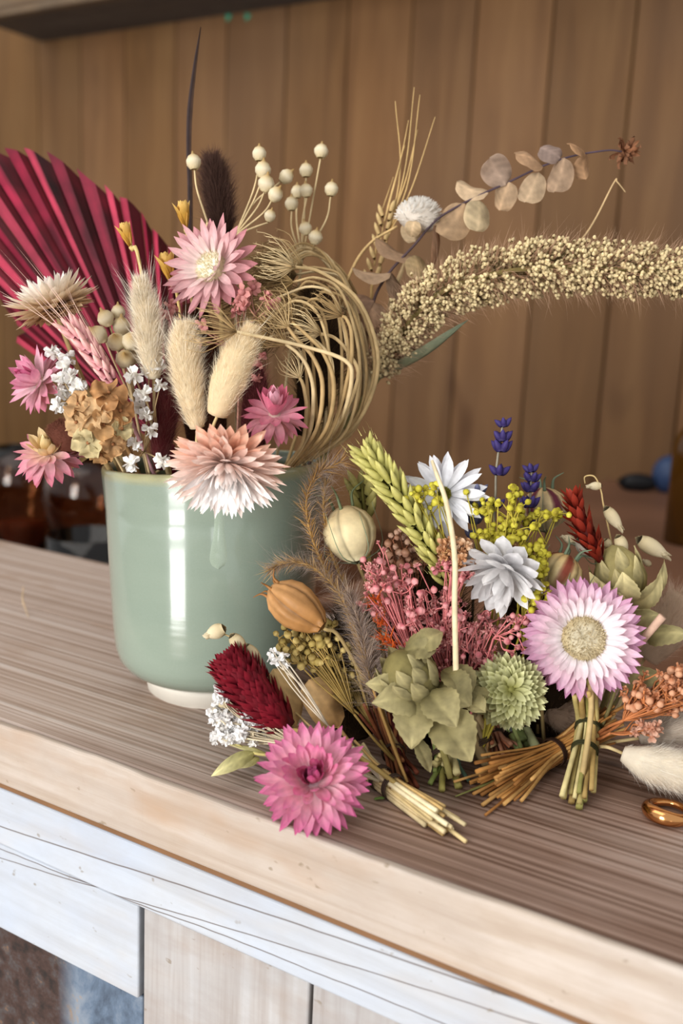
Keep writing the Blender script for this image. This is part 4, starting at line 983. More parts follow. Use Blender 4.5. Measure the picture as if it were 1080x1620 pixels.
# ---- canary grass heads
scale_head('burgundy_canary_grass', 'dark burgundy canary grass head leaning on white blossoms before the cup', PP([(458, 1152, .098), (425, 1122, .096), (392, 1086, .094), (366, 1052, .092)]), [16, 34, 36, 20], 420, 34, 13, '5e0c1a', '8d1a2c', stem=[on(640, 1250, .006), P(540, 1180, .104)], tilt=38)
scale_head('green_canary_grass', 'pale green canary grass head seen end on beside the lilac flower', PP([(796, 1096, .078), (801, 1095, .086), (806, 1093, .094), (808, 1091, .100)]), [36, 46, 40, 2], 300, 33, 12, 'a3a05a', 'e6e6b8', stem=[on(825, 1185, .006), P(812, 1150, .076)], tilt=58, stemcol='9aa668', core='a3a05a')
scale_head('red_wheat_grass', 'rust red spiky dried grass head behind the nigella pods', PP([(950, 888, .058), (935, 858, .058), (918, 824, .056), (908, 790, .054)]), [7, 14, 13, 4], 60, 30, 11, '6a180e', 'a23a26', stem=[on(905, 1200, .006), P(955, 930, .06)], tilt=40)

# ---- wheat
wheat('green_wheat', 'thick yellow green wheat ear leaning up and away from the green cup', PP([(712, 925, .066), (682, 868, .066), (640, 800, .064), (604, 750, .062), (580, 716, .060)]), 96, 46, 15, '8f8c42', 'cfc87c', stem=[on(715, 1200, .006), P(730, 1000, .066)], ranks=6, awn=14, awncol='d0c884', spread=30)
wheat('green_wheat', 'small dull green wheat ear behind the round cream pod', PP([(578, 835, .035), (575, 800, .034), (572, 765, .034)]), 12, 44, 18, '86803e', 'b3a86a', stem=[on(620, 1120, .006), P(590, 930, .04)], ranks=3, awn=10, awncol='b3a86a')

# ---- nigella pods
def nigella(label, base, tip, rad, cols, horns, stem, name='nigella_pod', seam=.09, hornlen=40, stripes=None, threads=0):
    base, tip = np.asarray(base), np.asarray(tip); s = mm(base); z = tip - base; L = np.linalg.norm(z)
    t = Thing(name, label, 'dried seed pod', stem[0])
    prof = [(0, 0), (.30, .03), (.62, .14), (.88, .32), (1, .5), (.97, .66), (.80, .82), (.5, .94), (.22, 1.0), (0, 1.01)]
    cc0, cc1, cs = [lin(q) for q in cols]; k = 60
    V, F, Cc = lathe(prof, k, cols=[cc0 + (cc1 - cc0) * (u / 9) ** 1.5 for u in range(10)], wob=lambda th, u: 1 - seam * (1 - abs(math.sin(2.5 * th))) ** 3 + (.05 * math.sin(9 * th + 7 * u) + .04 * math.sin(4 * th - 9 * u) if seam > .15 else 0))
    for i_, v in enumerate(V):
        th = math.atan2(v[1], v[0]); q = (1 - abs(math.sin(2.5 * th)))
        Cc[i_] = Cc[i_] * (1 - .4 * q ** 8)
        if stripes is not None:
            m_ = abs(math.cos(2.5 * th)) if False else abs(math.sin(2.5 * th)); w_ = np.clip((m_ - .72) / .2, 0, 1) * np.clip((v[2] - .1) / .25, 0, 1)
            Cc[i_] = Cc[i_] * (1 - w_) + lin(stripes) * w_
    t.part('pod_shell', one(xform((V, F, Cc), frame(base, z, (rad * s, rad * s, L)))), M_POD)
    a, A, B = basis(z)
    for k in range(horns):
        th = k * 2 * math.pi / horns + .3; rd = math.cos(th) * A + math.sin(th) * B
        o = base + a * L * .93 + rd * rad * s * .4
        t.part('horn', one(tube([o, o + a * hornlen * .5 * s + rd * hornlen * .12 * s, o + a * hornlen * .75 * s + rd * hornlen * .6 * s], [3.2 * s, 1.8 * s, .5 * s], cs * .9, 10)), M_POD)
    if threads:
        mb = MB()
        for k in range(threads):
            th = k * 2.4; rd = math.cos(th) * A + math.sin(th) * B
            mb.add(*tube([base - a * 2 * s, base + a * L * .2 + rd * rad * 1.15 * s, base + a * L * (.7 + .3 * rng.random()) + rd * rad * (1.1 + .25 * rng.random()) * s + rng.normal(size=3) * 8 * s], [1.2 * s, .8 * s, .4 * s], lin('7f8a70'), 10, 4))
        t.part('bracts', mb, M_STEM, label='thin grey green bract threads')
    t.part('stem', one(tube(list(stem) + [base], [.0009, .0009], lin('9a8458'))), M_STEM)
    return t
nigella('smooth round cream nigella pod with reddish tip and curled tail', P(566, 890, .058), P(541, 802, .052), 43, ('d8cca4', 'd9bd8e', '6f7a58'), 3, [on(640, 1190, .006), P(590, 960, .058)], hornlen=52, threads=4)
nigella('wrinkled tan brown nigella pod with spiky crown against the green cup', P(512, 994, .086), P(428, 930, .078), 36, ('a2733f', 'cb9d6c', 'a9753e'), 5, [on(640, 1200, .006), P(545, 1020, .085)], hornlen=26, seam=.30)
nigella('nigella pod with dark burgundy stripes standing behind the lavender', P(864, 840, .03), P(858, 772, .028), 37, ('cdbf96', 'c9a878', '7a8a70'), 4, [on(850, 1160, .006), P(862, 900, .04)], stripes='5c2030', hornlen=34, threads=3)
nigella('nigella pod with brown and red tinted crown beside the yellow gypsophila', P(866, 940, .066), P(900, 880, .060), 38, ('cfc294', 'b98c52', '7a8a70'), 5, [on(860, 1170, .006), P(850, 1000, .07)], stripes='7c3a28', hornlen=34, threads=5)
nigella('small whitish bud lying under the red grass head', P(955, 880, .05), P(912, 855, .052), 17, ('c2b49c', 'd9cfc2', '8a8a74'), 3, [on(905, 1180, .006), P(950, 960, .055)], hornlen=16, threads=3)

# ---- lavender
def lavender(label, spine, whorls, col=('33285a', '514486')):
    pts = PP(spine); s = mm(pts[-1]); t = Thing('lavender_stem', label, 'lavender', pts[0], 'lavender stems')
    t.part('stem', one(tube(pts, [.0007, .0005], lin('8f8878'))), M_STEM)
    tpl = egg(lin(col[0]) * .7, lin(col[1]), 7, 6, .7)
    for (x, y, o, n, sz) in whorls:
        c = P(x, y, o); mb = MB()
        for k in range(n):
            th = k * 2 * math.pi / n + rng.random() * .5; d = math.cos(th) * CR + math.sin(th) * CT * .8 + CU * (.75 + .5 * rng.random())
            mb.add(*xform(tpl, frame(c - CU * sz * .3 * s, d, (sz * .5 * s, sz * .5 * s, sz * s))))
        t.part('floret_whorl', mb, M_PET)
lavender('tall lavender stem rising above the yellow gypsophila, florets in spaced tufts', [(742, 1150, .055), (775, 900, .048), (783, 790, .046), (785, 738, .046), (796, 664, .045)], [(797, 670, .045, 4, 20), (795, 692, .046, 5, 24), (793, 708, .046, 6, 26), (789, 745, .047, 4, 24), (784, 798, .047, 5, 22)])
lavender('shorter lavender stem in front of the burgundy striped pod', [(800, 1150, .055), (830, 900, .05), (836, 830, .048), (841, 740, .046)], [(840, 742, .046, 4, 19), (841, 756, .046, 5, 21), (839, 772, .047, 6, 23), (837, 796, .048, 6, 25), (834, 830, .048, 3, 20)])
lavender('dull blue lavender spike half buried in the yellow gypsophila', [(740, 1150, .05), (750, 900, .045), (754, 780, .044)], [(755, 776, .046, 5, 24), (752, 800, .046, 5, 24), (750, 822, .046, 5, 24), (748, 846, .046, 5, 22)], ('4a4a78', '8487a8'))

# ---- gypsophila clouds
YB_ = [seedball(lin('d6cc50'), lin('a89c30')), seedball(lin('c2b83c'), lin('97892a'))]
for lab, ctr, rad_, n_, fk in (
        ('cloud of yellow green gypsophila balls below the white daisy', P(682, 790, .064), (50, 30, 40), 46, P(720, 920, .066)),
        ('largest cloud of yellow green gypsophila balls around the lavender', P(795, 815, .062), (66, 46, 60), 80, P(780, 940, .066)),
        ('yellow green gypsophila balls hanging below the lavender over the peach blossom', P(790, 862, .07), (62, 34, 30), 50, P(790, 960, .072)),
        ('yellow green gypsophila balls between the drooping white flower and the red tinted pod', P(845, 870, .068), (30, 40, 26), 30, P(830, 980, .074)),
        ('yellow green gypsophila reaching across towards the striped pod', P(860, 820, .06), (36, 22, 30), 14, P(832, 920, .064)),
        ('yellow green gypsophila sprig beside the drooping white flower', P(842, 935, .074), (34, 50, 30), 56, P(830, 1030, .076))):
    spray('yellow_gypsophila', lab, on(760, 1190, .006), ctr, rad_, int(n_ * 1.25), 10.5, YB_, 'b3a443', fork=fk, stemr=.0003, group=None, clus=max(5, n_ // 6), clusr=.16, mat=M_SEED)
PB = [seedball(lin('e2a0a0'), lin('c47078'), 7), blossom(lin('e0a09c'), lin('bf6c70'), 5, 11), blossom(lin('eab4ac'), lin('c98080'), 5, 12)]
for lab, ctr, rad_, n_, fk, bs in (
        ('coral pink gypsophila spray beside the round cream pod', P(622, 930, .078), (46, 62, 40), 110, P(660, 1060, .08), (690, 1200)),
        ('coral pink gypsophila spray crossed by the pale straw', P(690, 985, .082), (62, 66, 40), 170, P(710, 1090, .08), (700, 1205)),
        ('coral pink gypsophila spray under the drooping white flower', P(750, 1005, .08), (56, 48, 36), 90, P(735, 1090, .08), (710, 1205)),
        ('loose coral pink gypsophila twigs above the pale green head', P(822, 1010, .086), (34, 46, 20), 22, P(780, 1010, .082), (720, 1205)),
        ('tip of coral pink gypsophila behind the pale straw', P(700, 905, .074), (40, 22, 30), 50, P(700, 1000, .078), (705, 1205))):
    spray('pink_gypsophila', lab, on(*bs, .006), ctr, rad_, n_, 10.5, PB, 'cf7f7e', fork=fk, stemr=.0003, sep=n_ <= 100, clus=max(5, n_ // 7), clusr=.2, mat=M_PET)
PE = [blossom(lin('e3b48a'), lin('c08a5e'), 7, 21), blossom(lin('d9a87c'), lin('b67c50'), 7, 22), blossom(lin('ecd0b2'), lin('cfa078'), 7, 23)]
spray('peach_statice_flower', 'peach blossom cluster behind the pale straw', on(715, 1195, .006), P(722, 878, .07), (36, 26, 30), 60, 17, PE, 'b08a5c', fork=P(722, 960, .07))
spray('peach_statice_flower', 'peach blossom cluster under the largest yellow cloud', on(770, 1190, .006), P(802, 880, .07), (36, 28, 30), 56, 15, PE, 'b08a5c', fork=P(790, 960, .07))
TB = [seedball(lin('b98d74'), lin('8e6248'), 7), seedball(lin('c9a48c'), lin('9a735a'), 7)]
spray('brown_gypsophila', 'brownish pink seed sprig between the round pod and wheat', on(640, 1190, .006), P(645, 876, .056), (40, 40, 30), 46, 12, TB, '8a5a40', fork=P(650, 980, .06))
SB = [seedball(lin('c2ab6c'), lin('8f7a40'), 8), seedball(lin('b09a58'), lin('836e38'), 8)]
spray('tan_flax_seed_spray', 'spray of tiny tan seed balls beside the wrinkled pod', on(630, 1210, .006), P(490, 1020, .078), (64, 46, 34), 95, 13, SB, 'a3894e', fork=P(560, 1130, .088), mat=M_SEED)
spray('tan_flax_seed_spray', 'spray of tiny tan seed balls hanging behind the safflower', on(632, 1212, .006), P(556, 1060, .074), (48, 60, 30), 90, 12, SB, 'a3894e', fork=P(590, 1150, .084), mat=M_SEED)
WG = [blossom(lin('ffffff'), lin('f0ece6'), 6, 31), blossom(lin('ffffff'), lin('f2eee8'), 6, 32)]
spray('white_gypsophila', 'white blossom spray under the burgundy grass head', on(600, 1235, .006), P(386, 1148, .098), (46, 34, 22), 100, 18, WG, 'c9bca0', fork=P(470, 1178, .104), clus=14, clusr=.2)
spray('white_gypsophila', 'white blossom tips beside the cup foot', on(600, 1236, .006), P(350, 1105, .094), (14, 18, 14), 18, 15, WG, 'c9bca0', fork=P(400, 1150, .098))
spray('white_gypsophila', 'thin white twig with few blossoms above the burgundy head', on(605, 1236, .006), P(440, 1042, .092), (0, 0, 0), 0, 18, WG, 'd0c3ae', fork=P(520, 1150, .1), pts=PP([(432, 1030, .092), (440, 1044, .093), (446, 1036, .092), (434, 1048, .092), (452, 1052, .093), (428, 1040, .09)]))
spray('peach_gypsophila', 'peach orange gypsophila spray tied into the crossed bundle', on(935, 1168, .016), P(1045, 1098, .096), (70, 36, 34), 100, 13, [blossom(lin('dba07a'), lin('bb7850'), 5, 41), seedball(lin('e0aa86'), lin('c07f5a'), 7)], 'b9774a', fork=P(985, 1140, .1), stemr=.0004)
spray('peach_gypsophila', 'peach orange gypsophila cut by the frame beyond the tied bundle', on(935, 1168, .016), P(1085, 1082, .092), (44, 30, 34), 80, 13, [blossom(lin('e0a680'), lin('c07c54'), 5, 44), seedball(lin('e4b08c'), lin('c4845e'), 7)], 'b9774a', fork=P(1000, 1128, .098), stemr=.0004)
spray('peach_gypsophila', 'pale pink gypsophila florets above the white bunny tail', on(935, 1170, .014), P(1015, 1150, .1), (36, 18, 18), 16, 17, [blossom(lin('e8c0a8'), lin('cf9478'), 5, 43)], 'b9774a', fork=P(965, 1160, .1))

# ---- tan feather grass
def feather(label, pts, n, L, col, col2, stem=None):
    pts = PP(pts); s = mm(pts[0]); p = spline(pts, 60); t_, A, B = frames(p); t = Thing('feather_grass', label, 'dried grass', stem[0] if stem is not None else pts[0])
    t.part('stem', one(tube((list(stem) if stem is not None else []) + list(pts), [.0007, .0004], lin('a8854e'), 40)), M_STEM)
    i = rng.integers(0, 59, n); a = rng.random(n) * 6.283; d = np.cos(a)[:, None] * A[i] + np.sin(a)[:, None] * B[i]
    mb = hairs(MB(), p[i], d * .8 + t_[i] * (.9 + .4 * rng.random((n, 1))), L * s * (.5 + .7 * rng.random(n)), 2.0 * s, lin(col), lin(col2), .3)
    t.part('spikelets', mb, M_SEED, kind='stuff' if n > 300 else None)
    m = n * 3; i = rng.integers(0, 59, m); a = rng.random(m) * 6.283; d = np.cos(a)[:, None] * A[i] + np.sin(a)[:, None] * B[i]
    t.part('fluff', hairs(MB(), p[i], d + t_[i] * .6, L * 1.35 * s * (.4 + .7 * rng.random(m)), .5 * s, lin('9d8d84'), lin('b5a59a'), .5), M_FUR, kind='stuff')
feather('tallest tan feather grass plume curling up in front of the cup rim', [(585, 1080, .09), (545, 960, .072), (500, 870, .064), (484, 800, .062), (500, 752, .060), (540, 730, .058)], 520, 26, 'a07a40', 'c49a5c', [on(640, 1230, .006)])
feather('tan feather grass plume rising behind the taller curled one', [(585, 1060, .085), (560, 960, .068), (525, 880, .06), (512, 810, .058), (514, 765, .056), (506, 740, .056)], 440, 24, '9a7a4c', 'b8955f', [on(638, 1225, .006)])
feather('tan feather grass plume bending sideways over the wrinkled pod', [(590, 1090, .094), (560, 990, .08), (530, 930, .074), (490, 895, .072), (455, 890, .072), (425, 902, .072)], 440, 24, 'a58350', 'c0a070', [on(642, 1235, .006)])
feather('mauve brown feather grass hanging over the tan seed sprays', [(600, 1120, .096), (582, 1060, .09), (572, 1000, .084), (552, 940, .078)], 420, 34, '8a7468', 'a8947e', [on(644, 1238, .006)])

# ---- pale straw crossing the pink
t = Thing('pale_straw', 'single bent pale straw standing upright across the pink gypsophila', 'straw', on(722, 1200, .006))
t.part('stem', one(tube([t.b, P(721, 1062, .098), P(719, 960, .098), P(719, 880, .094), (P(707, 800, .09)), P(690, 748, .086), P(683, 728, .085)], [.0014, .0012, .0012, .0010, .0006], lin('d8c7a4'), 30, 7)), M_STEM)

# ---- safflower heads with their leaves
def leafy_head(label, base, tip, rad, nb, leaves, stem, cols=('7f7549', 'b3a87c'), name='safflower_head', petals=None):
    base, tip = np.asarray(base), np.asarray(tip); s = mm(base); z = tip - base; L = np.linalg.norm(z); a, A, B = basis(z)
    t = Thing(name, label, 'dried flower', stem[0])
    V, F, Cc = lathe([(0, 0), (.5, .02), (.85, .16), (1, .38), (.92, .6), (.66, .8), (.36, .94), (0, 1)], 40, cols=[lin(cols[0]) * (.8 + .4 * u / 7) for u in range(8)], wob=lambda th, u: 1 + .035 * math.cos(16 * th))
    t.part('bud', one(xform((V, F, Cc), frame(base, z, (rad * s, rad * s, L)))), M_LEAF)
    for k in range(nb):
        th = k * 2.39996; rd = math.cos(th) * A + math.sin(th) * B; u = .05 + .35 * k / nb
        b0 = base + a * L * u + rd * rad * s * .85; b1 = base + a * L * (u + .62) + rd * rad * s * (1.2 - .55 * k / nb)
        t.part('bract', one(leaf(b0, b1, rad * .62 * s, rd, .08, .35, lin(cols[0]) * (.45 + .3 * rng.random()), lin(cols[1]) * (.9 + .2 * rng.random()), 'lance', 12, 7, .03, .3, .03)), M_LEAF)
    for (x0, y0, o0, x1, y1, o1, w_, fc, bnd) in leaves:
        p0, p1 = P(x0, y0, o0), P(x1, y1, o1)
        t.part('leaf', one(leaf(p0, p1, w_ * s * 1.12, ax(*fc), bnd * 1.2, .15, lin(cols[0]) * (.6 + .3 * rng.random()), lin(cols[1]) * (.95 + .15 * rng.random()), 'lance', 18, 9, .035, .5, .04)), M_LEAF)
    if petals is not None:
        mb = MB()
        for q in petals:
            c = P(*q); hairs(mb, np.array([c] * 26) + rng.normal(size=(26, 3)) * 6 * s, ax(-.5, .7, .5) + rng.normal(size=(26, 3)) * .5, 20 * s, 3 * s, lin('c8541c'), lin('e07a2c'), .3)
        t.part('petals', mb, M_PET, label='orange petal tufts')
    t.part('stem', one(tube(list(stem) + [base], [.0016, .0013], lin('9a9058'))), M_STEM)
    return t
leafy_head('olive safflower bud with big curled leaves in front of the bunches', P(668, 1100, .098), P(620, 1036, .102), 46, 18,
           [(668, 1102, .104, 588, 1112, .112, 52, (-.1, .3, .95), .12), (640, 1085, .106, 578, 1082, .104, 30, (-.3, .3, .9), .1), (660, 1105, .108, 650, 1185, .118, 56, (-.2, .1, .97), .12), (676, 1095, .108, 722, 1150, .118, 56, (.2, .2, .95), .14),
            (690, 1085, .100, 745, 1120, .108, 70, (.2, .5, .8), .16), (700, 1060, .096, 745, 1110, .102, 60, (.4, .5, .7), .15), (690, 1120, .108, 745, 1205, .116, 66, (.1, .2, .97), .12), (655, 1030, .1, 700, 1000, .094, 34, (.2, .5, .8), .2), (640, 1030, .1, 690, 1030, .1, 44, (0, .6, .8), .2),
            (740, 1090, .1, 790, 1130, .098, 30, (.4, .3, .8), .1), (735, 1110, .102, 768, 1128, .108, 40, (.6, .2, .7), .1), (655, 1165, .114, 680, 1222, .112, 22, (.3, 0, .9), .1)],
           [on(712, 1230, .005), P(690, 1150, .1)], petals=[(596, 950, .082), (610, 1012, .086), (602, 985, .08), (622, 1018, .088)])
leafy_head('cream green husked seed head with pointed top and curled sepals', P(990, 952, .056), P(968, 862, .052), 40, 9,
           [(985, 955, .066, 932, 905, .070, 34, (-.7, .2, .7), .25), (990, 960, .070, 1045, 905, .068, 34, (.7, .2, .7), .2), (985, 955, .075, 985, 905, .078, 40, (0, -.2, .97), .15), (1000, 955, .06, 1050, 885, .055, 26, (.6, .1, .7), .2), (975, 960, .072, 950, 920, .078, 34, (-.3, .1, .9), .25), (980, 965, .066, 925, 950, .066, 34, (-.3, .5, .8), .1)],
           [on(930, 1190, .008), P(985, 1020, .06)], cols=('ada06c', 'd2c594'), name='husked_seed_head')
# ---- loose leaves behind the lilac flower
for lab, q in (('olive veined leaf spreading to the side of the lilac flower', (985, 985, .07, 1045, 972, .074, 50, (.1, .4, .9), .12)), ('grey olive leaf hanging beyond the lilac flower over pale fluff', (1020, 1005, .066, 1095, 1004, .07, 40, (.1, .5, .8), .12)), ('olive leaf lying under the lower petals of the lilac flower', (980, 1068, .085, 1060, 1075, .088, 46, (.0, .6, .8), .1))):
    a_, b_ = P(*q[:3]), P(*q[3:6]); t = Thing('dried_leaf', lab, 'dried leaf', on(930, 1185, .008))
    t.part('leaf_blade', one(leaf(a_, b_, q[6] * mm(a_), ax(*q[7]), q[8], .2, lin('8f8458'), lin('b3a97c'), 'ovate', 16, 9, .05, 0, .04)), M_LEAF)
    t.part('stem', one(tube([t.b, (t.b + a_) / 2 - HF * .004, a_], [.0009, .0008], lin('8a8054'))), M_STEM)
t = Thing('pink_stick', 'short pale pink stalk lying across the olive leaf', 'dried stem', P(1008, 1022, .08))
t.part('stem', one(tube(PP([(1008, 1022, .08), (1048, 975, .084)]), [.0016, .0018], lin('c9a893'), 8, 8)), M_STEM)

# ---- white fluffy tails to the right
bunny_tail('white bunny tail lying on the counter beside the gold ring', PP([(985, 1192, .1), (1020, 1206, .104), (1065, 1218, .106), (1110, 1226, .108)]), [18, 38, 42, 32], 'fbf6ec', 'ebe0cc', n=7500, hl=22, stem=[on(940, 1182, .012), P(960, 1182, .1)], awn=30)
bunny_tail('greyish white fluffy tail between peach gypsophila and bunny tail', PP([(1010, 1168, .088), (1045, 1160, .088), (1100, 1150, .088)]), [14, 26, 28], 'e4dace', 'c8baaa', n=3000, hl=26, stem=[on(940, 1178, .012)], awn=0)
bunny_tail('blurred pale pink fluffy tail behind the olive leaves', PP([(1020, 1040, .03), (1050, 1000, .03), (1085, 945, .03)]), [30, 46, 40], 'dcc6b4', 'c2a890', n=3200, hl=26, stem=[on(960, 1150, .006)], awn=0)
bunny_tail('grey brown fluff behind the tied stems under the lilac flower', PP([(860, 1120, .055), (890, 1130, .055), (930, 1140, .06)]), [26, 38, 30], 'c2ac98', '9c8470', n=2200, hl=24, stem=[on(940, 1165, .006)], awn=0, name='fluffy_tail_grass')

# ---- quaking grass spikelets
def spikelet(col, col2, n=6):
    mb = MB().add(*xform(egg(lin(col2), lin(col), 12, 9, .8), np.diag([.8, .8, .95, 1])))
    pt = petal(.46, .62, lin(col2), lin(col), .35, .55, nu=6, nv=5, wide=.5, tip=1.6)
    for k in range(n * 2):
        u = .04 + .56 * k / (2 * n); th = math.pi * (k % 2) + .35 * math.sin(k * 1.7); z = np.array([0, 0, 1.]); rd = np.array([math.cos(th), math.sin(th), 0])
        m = pframe(rd * .16 * math.sin(math.pi * min(1, u + .3)) + z * u, z, th, math.radians(26), np.array([1., 0, 0]), np.array([0, 1., 0])); mb.add(*xform(pt, m))
    return np.concatenate(mb.v), mb.f, np.concatenate(mb.c)
t = Thing('quaking_grass', 'quaking grass with puffy cream spikelets beside the rust red head', 'dried grass', on(940, 1175, .008))
t.part('stem', one(tube([t.b, P(985, 960, .05), P(965, 850, .045), P(954, 798, .044), P(950, 775, .044), P(940, 754, .044), P(925, 754, .044), P(925, 765, .044)], [.0006, .0003], lin('c9b07c'), 40, 4)), M_STEM)
me = one(spikelet('ecdfc0', 'd0bd92')).mesh('spikelet', M_POD); s_ = mm(P(960, 830, .05))
for (x0, y0, x1, y1, w_, o) in ((953, 768, 926, 770, 18, .044), (955, 800, 986, 842, 26, .046), (975, 845, 992, 880, 26, .05), (1004, 850, 1062, 884, 34, .042), (955, 852, 968, 872, 20, .048), (912, 858, 886, 848, 20, .05), (1030, 895, 1015, 885, 14, .04)):
    a_, b_ = P(x0, y0, o), P(x1, y1, o); t.inst('spikelet', me, frame(a_, b_ - a_, (w_ * s_, w_ * s_ * .8, np.linalg.norm(b_ - a_)), CR))
t = Thing('quaking_grass', 'curled cream spikelets hanging in front of the cup beside the burgundy head', 'dried grass', on(560, 1215, .006))
t.part('stem', one(tube([t.b, P(450, 1110, .088), P(400, 1050, .084), P(370, 1012, .08), P(345, 1000, .078)], [.0006, .0003], lin('c9b07c'), 30, 4)), M_STEM)
for (x0, y0, x1, y1, w_, o) in ((358, 992, 322, 1008, 30, .080), (364, 1002, 392, 1036, 28, .084), (384, 1018, 416, 1062, 32, .086), (346, 1040, 372, 1064, 36, .084), (344, 1108, 362, 1118, 20, .094)):
    a_, b_ = P(x0, y0, o), P(x1, y1, o); t.inst('spikelet', me, frame(a_, b_ - a_, (w_ * s_, w_ * s_ * .8, np.linalg.norm(b_ - a_)), CR))
# ---- broad papery tan petals, gilded leaf
for lab, q, c_ in (('broad papery tan leaf beside the white twig', (470, 1150, .09, 432, 1058, .088, 56, (.5, .2, .8), .08), ('b8986a', 'd2b684')), ('rounded papery brown leaf behind the thin white stems', (535, 1150, .086, 488, 1075, .084, 60, (.3, .3, .9), .1), ('a07c50', 'c9a878'))):
    a_, b_ = P(*q[:3]), P(*q[3:6]); t = Thing('papery_leaf', lab, 'dried leaf', on(590, 1225, .006))
    t.part('leaf_blade', one(leaf(a_, b_, q[6] * mm(a_), ax(*q[7]), q[8], .15, lin(c_[0]), lin(c_[1]), 'round', 14, 9, .05)), M_LEAF)
    t.part('stem', one(tube([t.b, a_], [.0008, .0008], lin('a88a58'))), M_STEM)
t = Thing('gilded_leaf_sprig', 'pale green gold folded leaf pointing out over the counter edge boards', 'dried leaf', on(590, 1232, .006))
t.part('stem', one(tube([t.b, P(470, 1200, .108), P(404, 1192, .106), P(372, 1176, .102)], [.0008, .0006], lin('b0a468'))), M_STEM)
for q in ((402, 1190, .106, 334, 1228, .112, 26, (.1, .6, .8), .1), (410, 1200, .106, 362, 1214, .11, 20, (.2, .6, .7), .1), (420, 1192, .106, 362, 1178, .102, 12, (0, .8, .5), .05)):
    a_, b_ = P(*q[:3]), P(*q[3:6]); t.part('leaf', one(leaf(a_, b_, q[6] * mm(a_), ax(*q[7]), q[8], .4, lin('8f8a52'), lin('cfc796'), 'lance', 14, 7, .03, .5)), M_LEAF)

# ---- tied stems
def bundle(name, label, a, tie, b, n, spread_a, spread_b, cols, r, twine='4a3a30', ties=None, sep=True, cat='tied stems'):
    a, tie, b = map(np.asarray, (a, tie, b)); t = Thing(name, label, cat, (b[0], b[1], .0)); d = nrm(b - tie); _, A, B = basis(d)
    R0 = r * math.sqrt(n) * .95
    for k in range(n):
        th = k * 2.4; q = math.sqrt((k + .5) / n); off = (math.cos(th) * A + math.sin(th) * B) * q
        pa = a + off * spread_a + rng.normal(size=3) * spread_a * .25
        pb = b + off * spread_b + d * rng.normal() * .004 + rng.normal(size=3) * spread_b * .2
        for z in (pa, pb): z[2] = max(z[2], .0012)
        mid = tie + off * R0; mid[2] = max(mid[2], .0012)
        c = lin(cols[k % len(cols)]) * (1 + .12 * rng.normal()); rr_ = r * (.7 + .6 * rng.random())
        t.part('stalk', one(tube([pa, mid, pb], [rr_ * .85, rr_, rr_], np.clip(c, 0, 1), 14, 6)), M_STEM)
    for u in (ties or [0]):
        c = tie + d * u; loops = []
        for w_ in range(3):
            th = np.linspace(0, 2 * math.pi, 22)
            loops.append([c + d * (w_ - 1) * .0009 + (math.cos(x) * A + math.sin(x) * B) * R0 * 1.2 for x in th])
        mb = MB()
        for l in loops: mb.add(*tube(l, [.00038, .00038], lin(twine), 40, 5))
        t.part('twine', mb, M_STEM, label='dark twine wrap')
    return t
bundle('tied_stem_bundle', 'pale straw stems tied with wire, running out of the magenta flower', on(560, 1188, .012), on(604, 1232, .0048), on(702, 1302, .0042), 24, .004, .0055, ['d9c79c', 'cdb888', 'e2d4ae', 'b99c68'], .0009, ties=[-.001, .0075])
bundle('tied_stem_bundle', 'orange brown straw bundle fanning out towards the middle of the counter', on(960, 1140, .024), on(876, 1190, .0075), on(775, 1246, .004), 56, .008, .0115, ['b98a50', 'a87840', 'c79c60', '9a6a38'], .0007, twine='3a2418')
bundle('tied_stem_bundle', 'short olive cream bundle standing tied under the lilac flower', P(928, 1090, .094), on(930, 1152, .021), on(913, 1262, .0045), 13, .006, .006, ['b0a068', 'c9bb88', '8f8a50', 'a98e58'], .0013, twine='3c3a20', ties=[0, .012])
bundle('cut_stem_bundle', 'green and cream cut stem ends below the olive safflower', P(690, 1130, .085), on(706, 1196, .009), on(708, 1230, .0035), 16, .006, .008, ['a8a05c', 'c9bd8a', '8d9a58', '5f7a6a', 'b5a874'], .0013)
bundle('cut_stem_bundle', 'reddish brown thin cut stems beside the green canary grass', P(760, 1110, .075), on(782, 1160, .01), on(796, 1200, .003), 16, .006, .008, ['a3694c', '8c5a40', 'b8846a'], .0008)
bundle('cut_stem_bundle', 'thick pale green and grey stem ends under the green canary grass', P(808, 1120, .08), on(818, 1155, .01), on(832, 1184, .004), 6, .004, .006, ['9aa86c', '7f8c5a', '7a7f80', 'b5b98c'], .0021)
bundle('cut_stem_bundle', 'dark red brown stems leaning in the shade behind the magenta flower', P(606, 1110, .09), on(622, 1190, .008), on(640, 1246, .003), 18, .010, .007, ['6b3826', '7d4a2e', '8a5a38', '5c1f20'], .0010)
bundle('cut_stem_bundle', 'pale broad stems behind the reddish cut stems', P(740, 1130, .08), on(756, 1170, .01), on(766, 1196, .003), 5, .004, .004, ['a8926a', 'b59f78'], .0022)
t = Thing('green_straw', 'single long green straw sticking out of the orange brown bundle', 'straw', on(740, 1256, .001))
t.part('stem', one(tube([on(720, 1260, .0012), on(790, 1232, .003), on(870, 1195, .006)], [.0003, .0008, .0008], lin('8a8a52'), 12)), M_STEM)

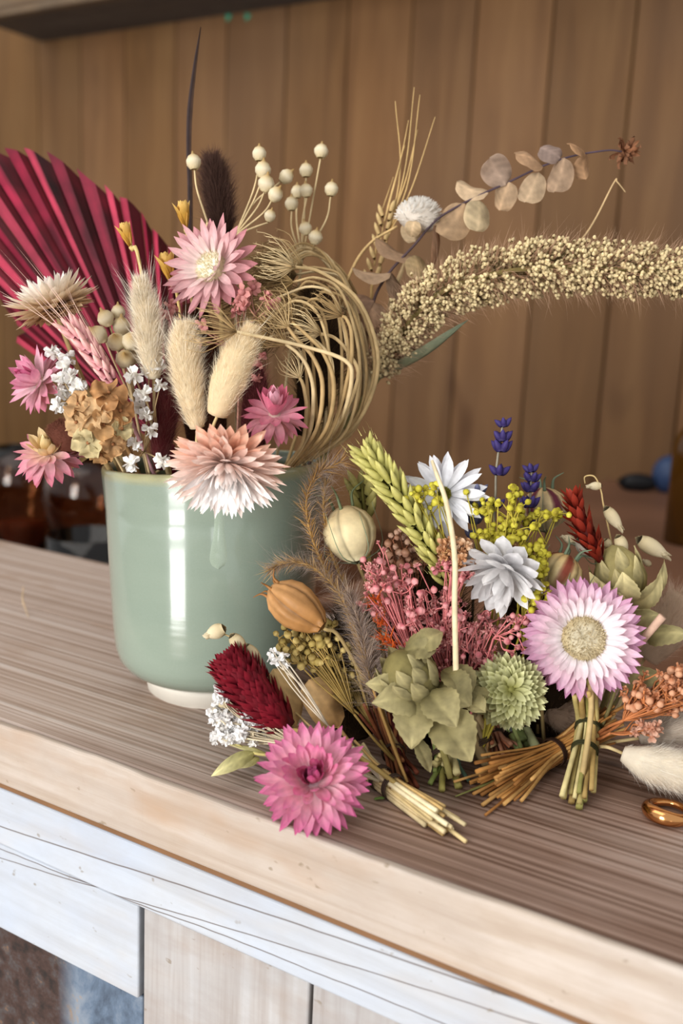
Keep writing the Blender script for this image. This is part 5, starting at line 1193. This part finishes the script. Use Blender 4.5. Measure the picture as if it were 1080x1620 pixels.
# ---- dark tangle added to stand in for the shade inside the heap
for lab, q, rr_, c_ in (('olive brown filler grass added as shade behind the pink sprays', [(690, 1180, .05), (690, 1080, .052), (680, 980, .052), (690, 900, .05)], [50, 90, 90, 40], ('6a5636', '2f2416')),
                        ('dull brown filler grass added as shade behind the lilac flower', [(860, 1150, .045), (860, 1060, .048), (850, 960, .05), (840, 890, .048)], [50, 80, 70, 36], ('7a5f40', '33261a')),
                        ('dark brown filler grass added as shade behind the tan seed sprays', [(560, 1160, .066), (550, 1100, .066), (548, 1030, .064), (560, 960, .06)], [46, 58, 50, 30], ('5e4a2c', '2a1e12'))):
    bunny_tail(lab, PP(q), rr_, c_[0], c_[1], n=2600, hl=46, name='shade_filler_grass', lean=.8, awn=0, wid=1.8)

# ---- small things on the bare counter
rc = on(1056, 1292, 0); s_ = mm(rc); V, F = [], []
nu, nv = 72, 18
for i in range(nu):
    th = 2 * math.pi * i / nu; w_ = .5 + .5 * math.cos(th - 3.9); mr = (6.0 + 7.0 * w_ ** 1.5) * s_
    ct = np.array([math.cos(th) * 31 * s_, math.sin(th) * 31 * s_, 0])
    for j in range(nv):
        a = 2 * math.pi * j / nv; rd = np.array([math.cos(th), math.sin(th), 0])
        q = ct + rd * math.cos(a) * mr * 1.0 + np.array([0, 0, 1]) * (math.sin(a) * mr * .95 + mr * .95 + .4 * (1 - w_) * 8 * s_); V.append(q)
for i in range(nu):
    for j in range(nv): F.append((i * nv + j, ((i + 1) % nu) * nv + j, ((i + 1) % nu) * nv + (j + 1) % nv, i * nv + (j + 1) % nv))
HR_ = nrm([CR[0], CR[1], 0]); V = np.array([rc + HR_ * v[0] + HF * v[1] + np.array([0, 0, v[2]]) for v in V])
t = Thing('gold_ring', 'shiny rose gold ring lying on the dark counter near the white bunny tail', 'ring', rc)
t.part('band', MB().add(V, F, (1, 1, 1)), plain('rose_gold', 'd9a068', .14, .5, 1.0, .03, 30))
t = Thing('grass_sliver', 'tiny curved straw sliver lying on the bare counter near the cup', 'straw', on(40, 960, .0004))
t.part('sliver', one(tube([on(37, 928, .012), on(36, 950, .006), on(45, 976, .0006)], [.0003, .0005, .0002], lin('d2b894'), 10)), M_STEM)
t = Thing('green_leaf_scrap', 'tiny green leaf scrap on the counter below the tied pale stems', 'dried leaf', on(600, 1263, .0004))
t.part('leaf_blade', one(leaf(on(591, 1264, .0006), on(609, 1262, .0012), 9 * mm(on(600, 1263)), [0, 0, 1], .1, .1, lin('5f7a3c'), lin('6f8a48'), 'round', 8, 5)), M_LEAF)
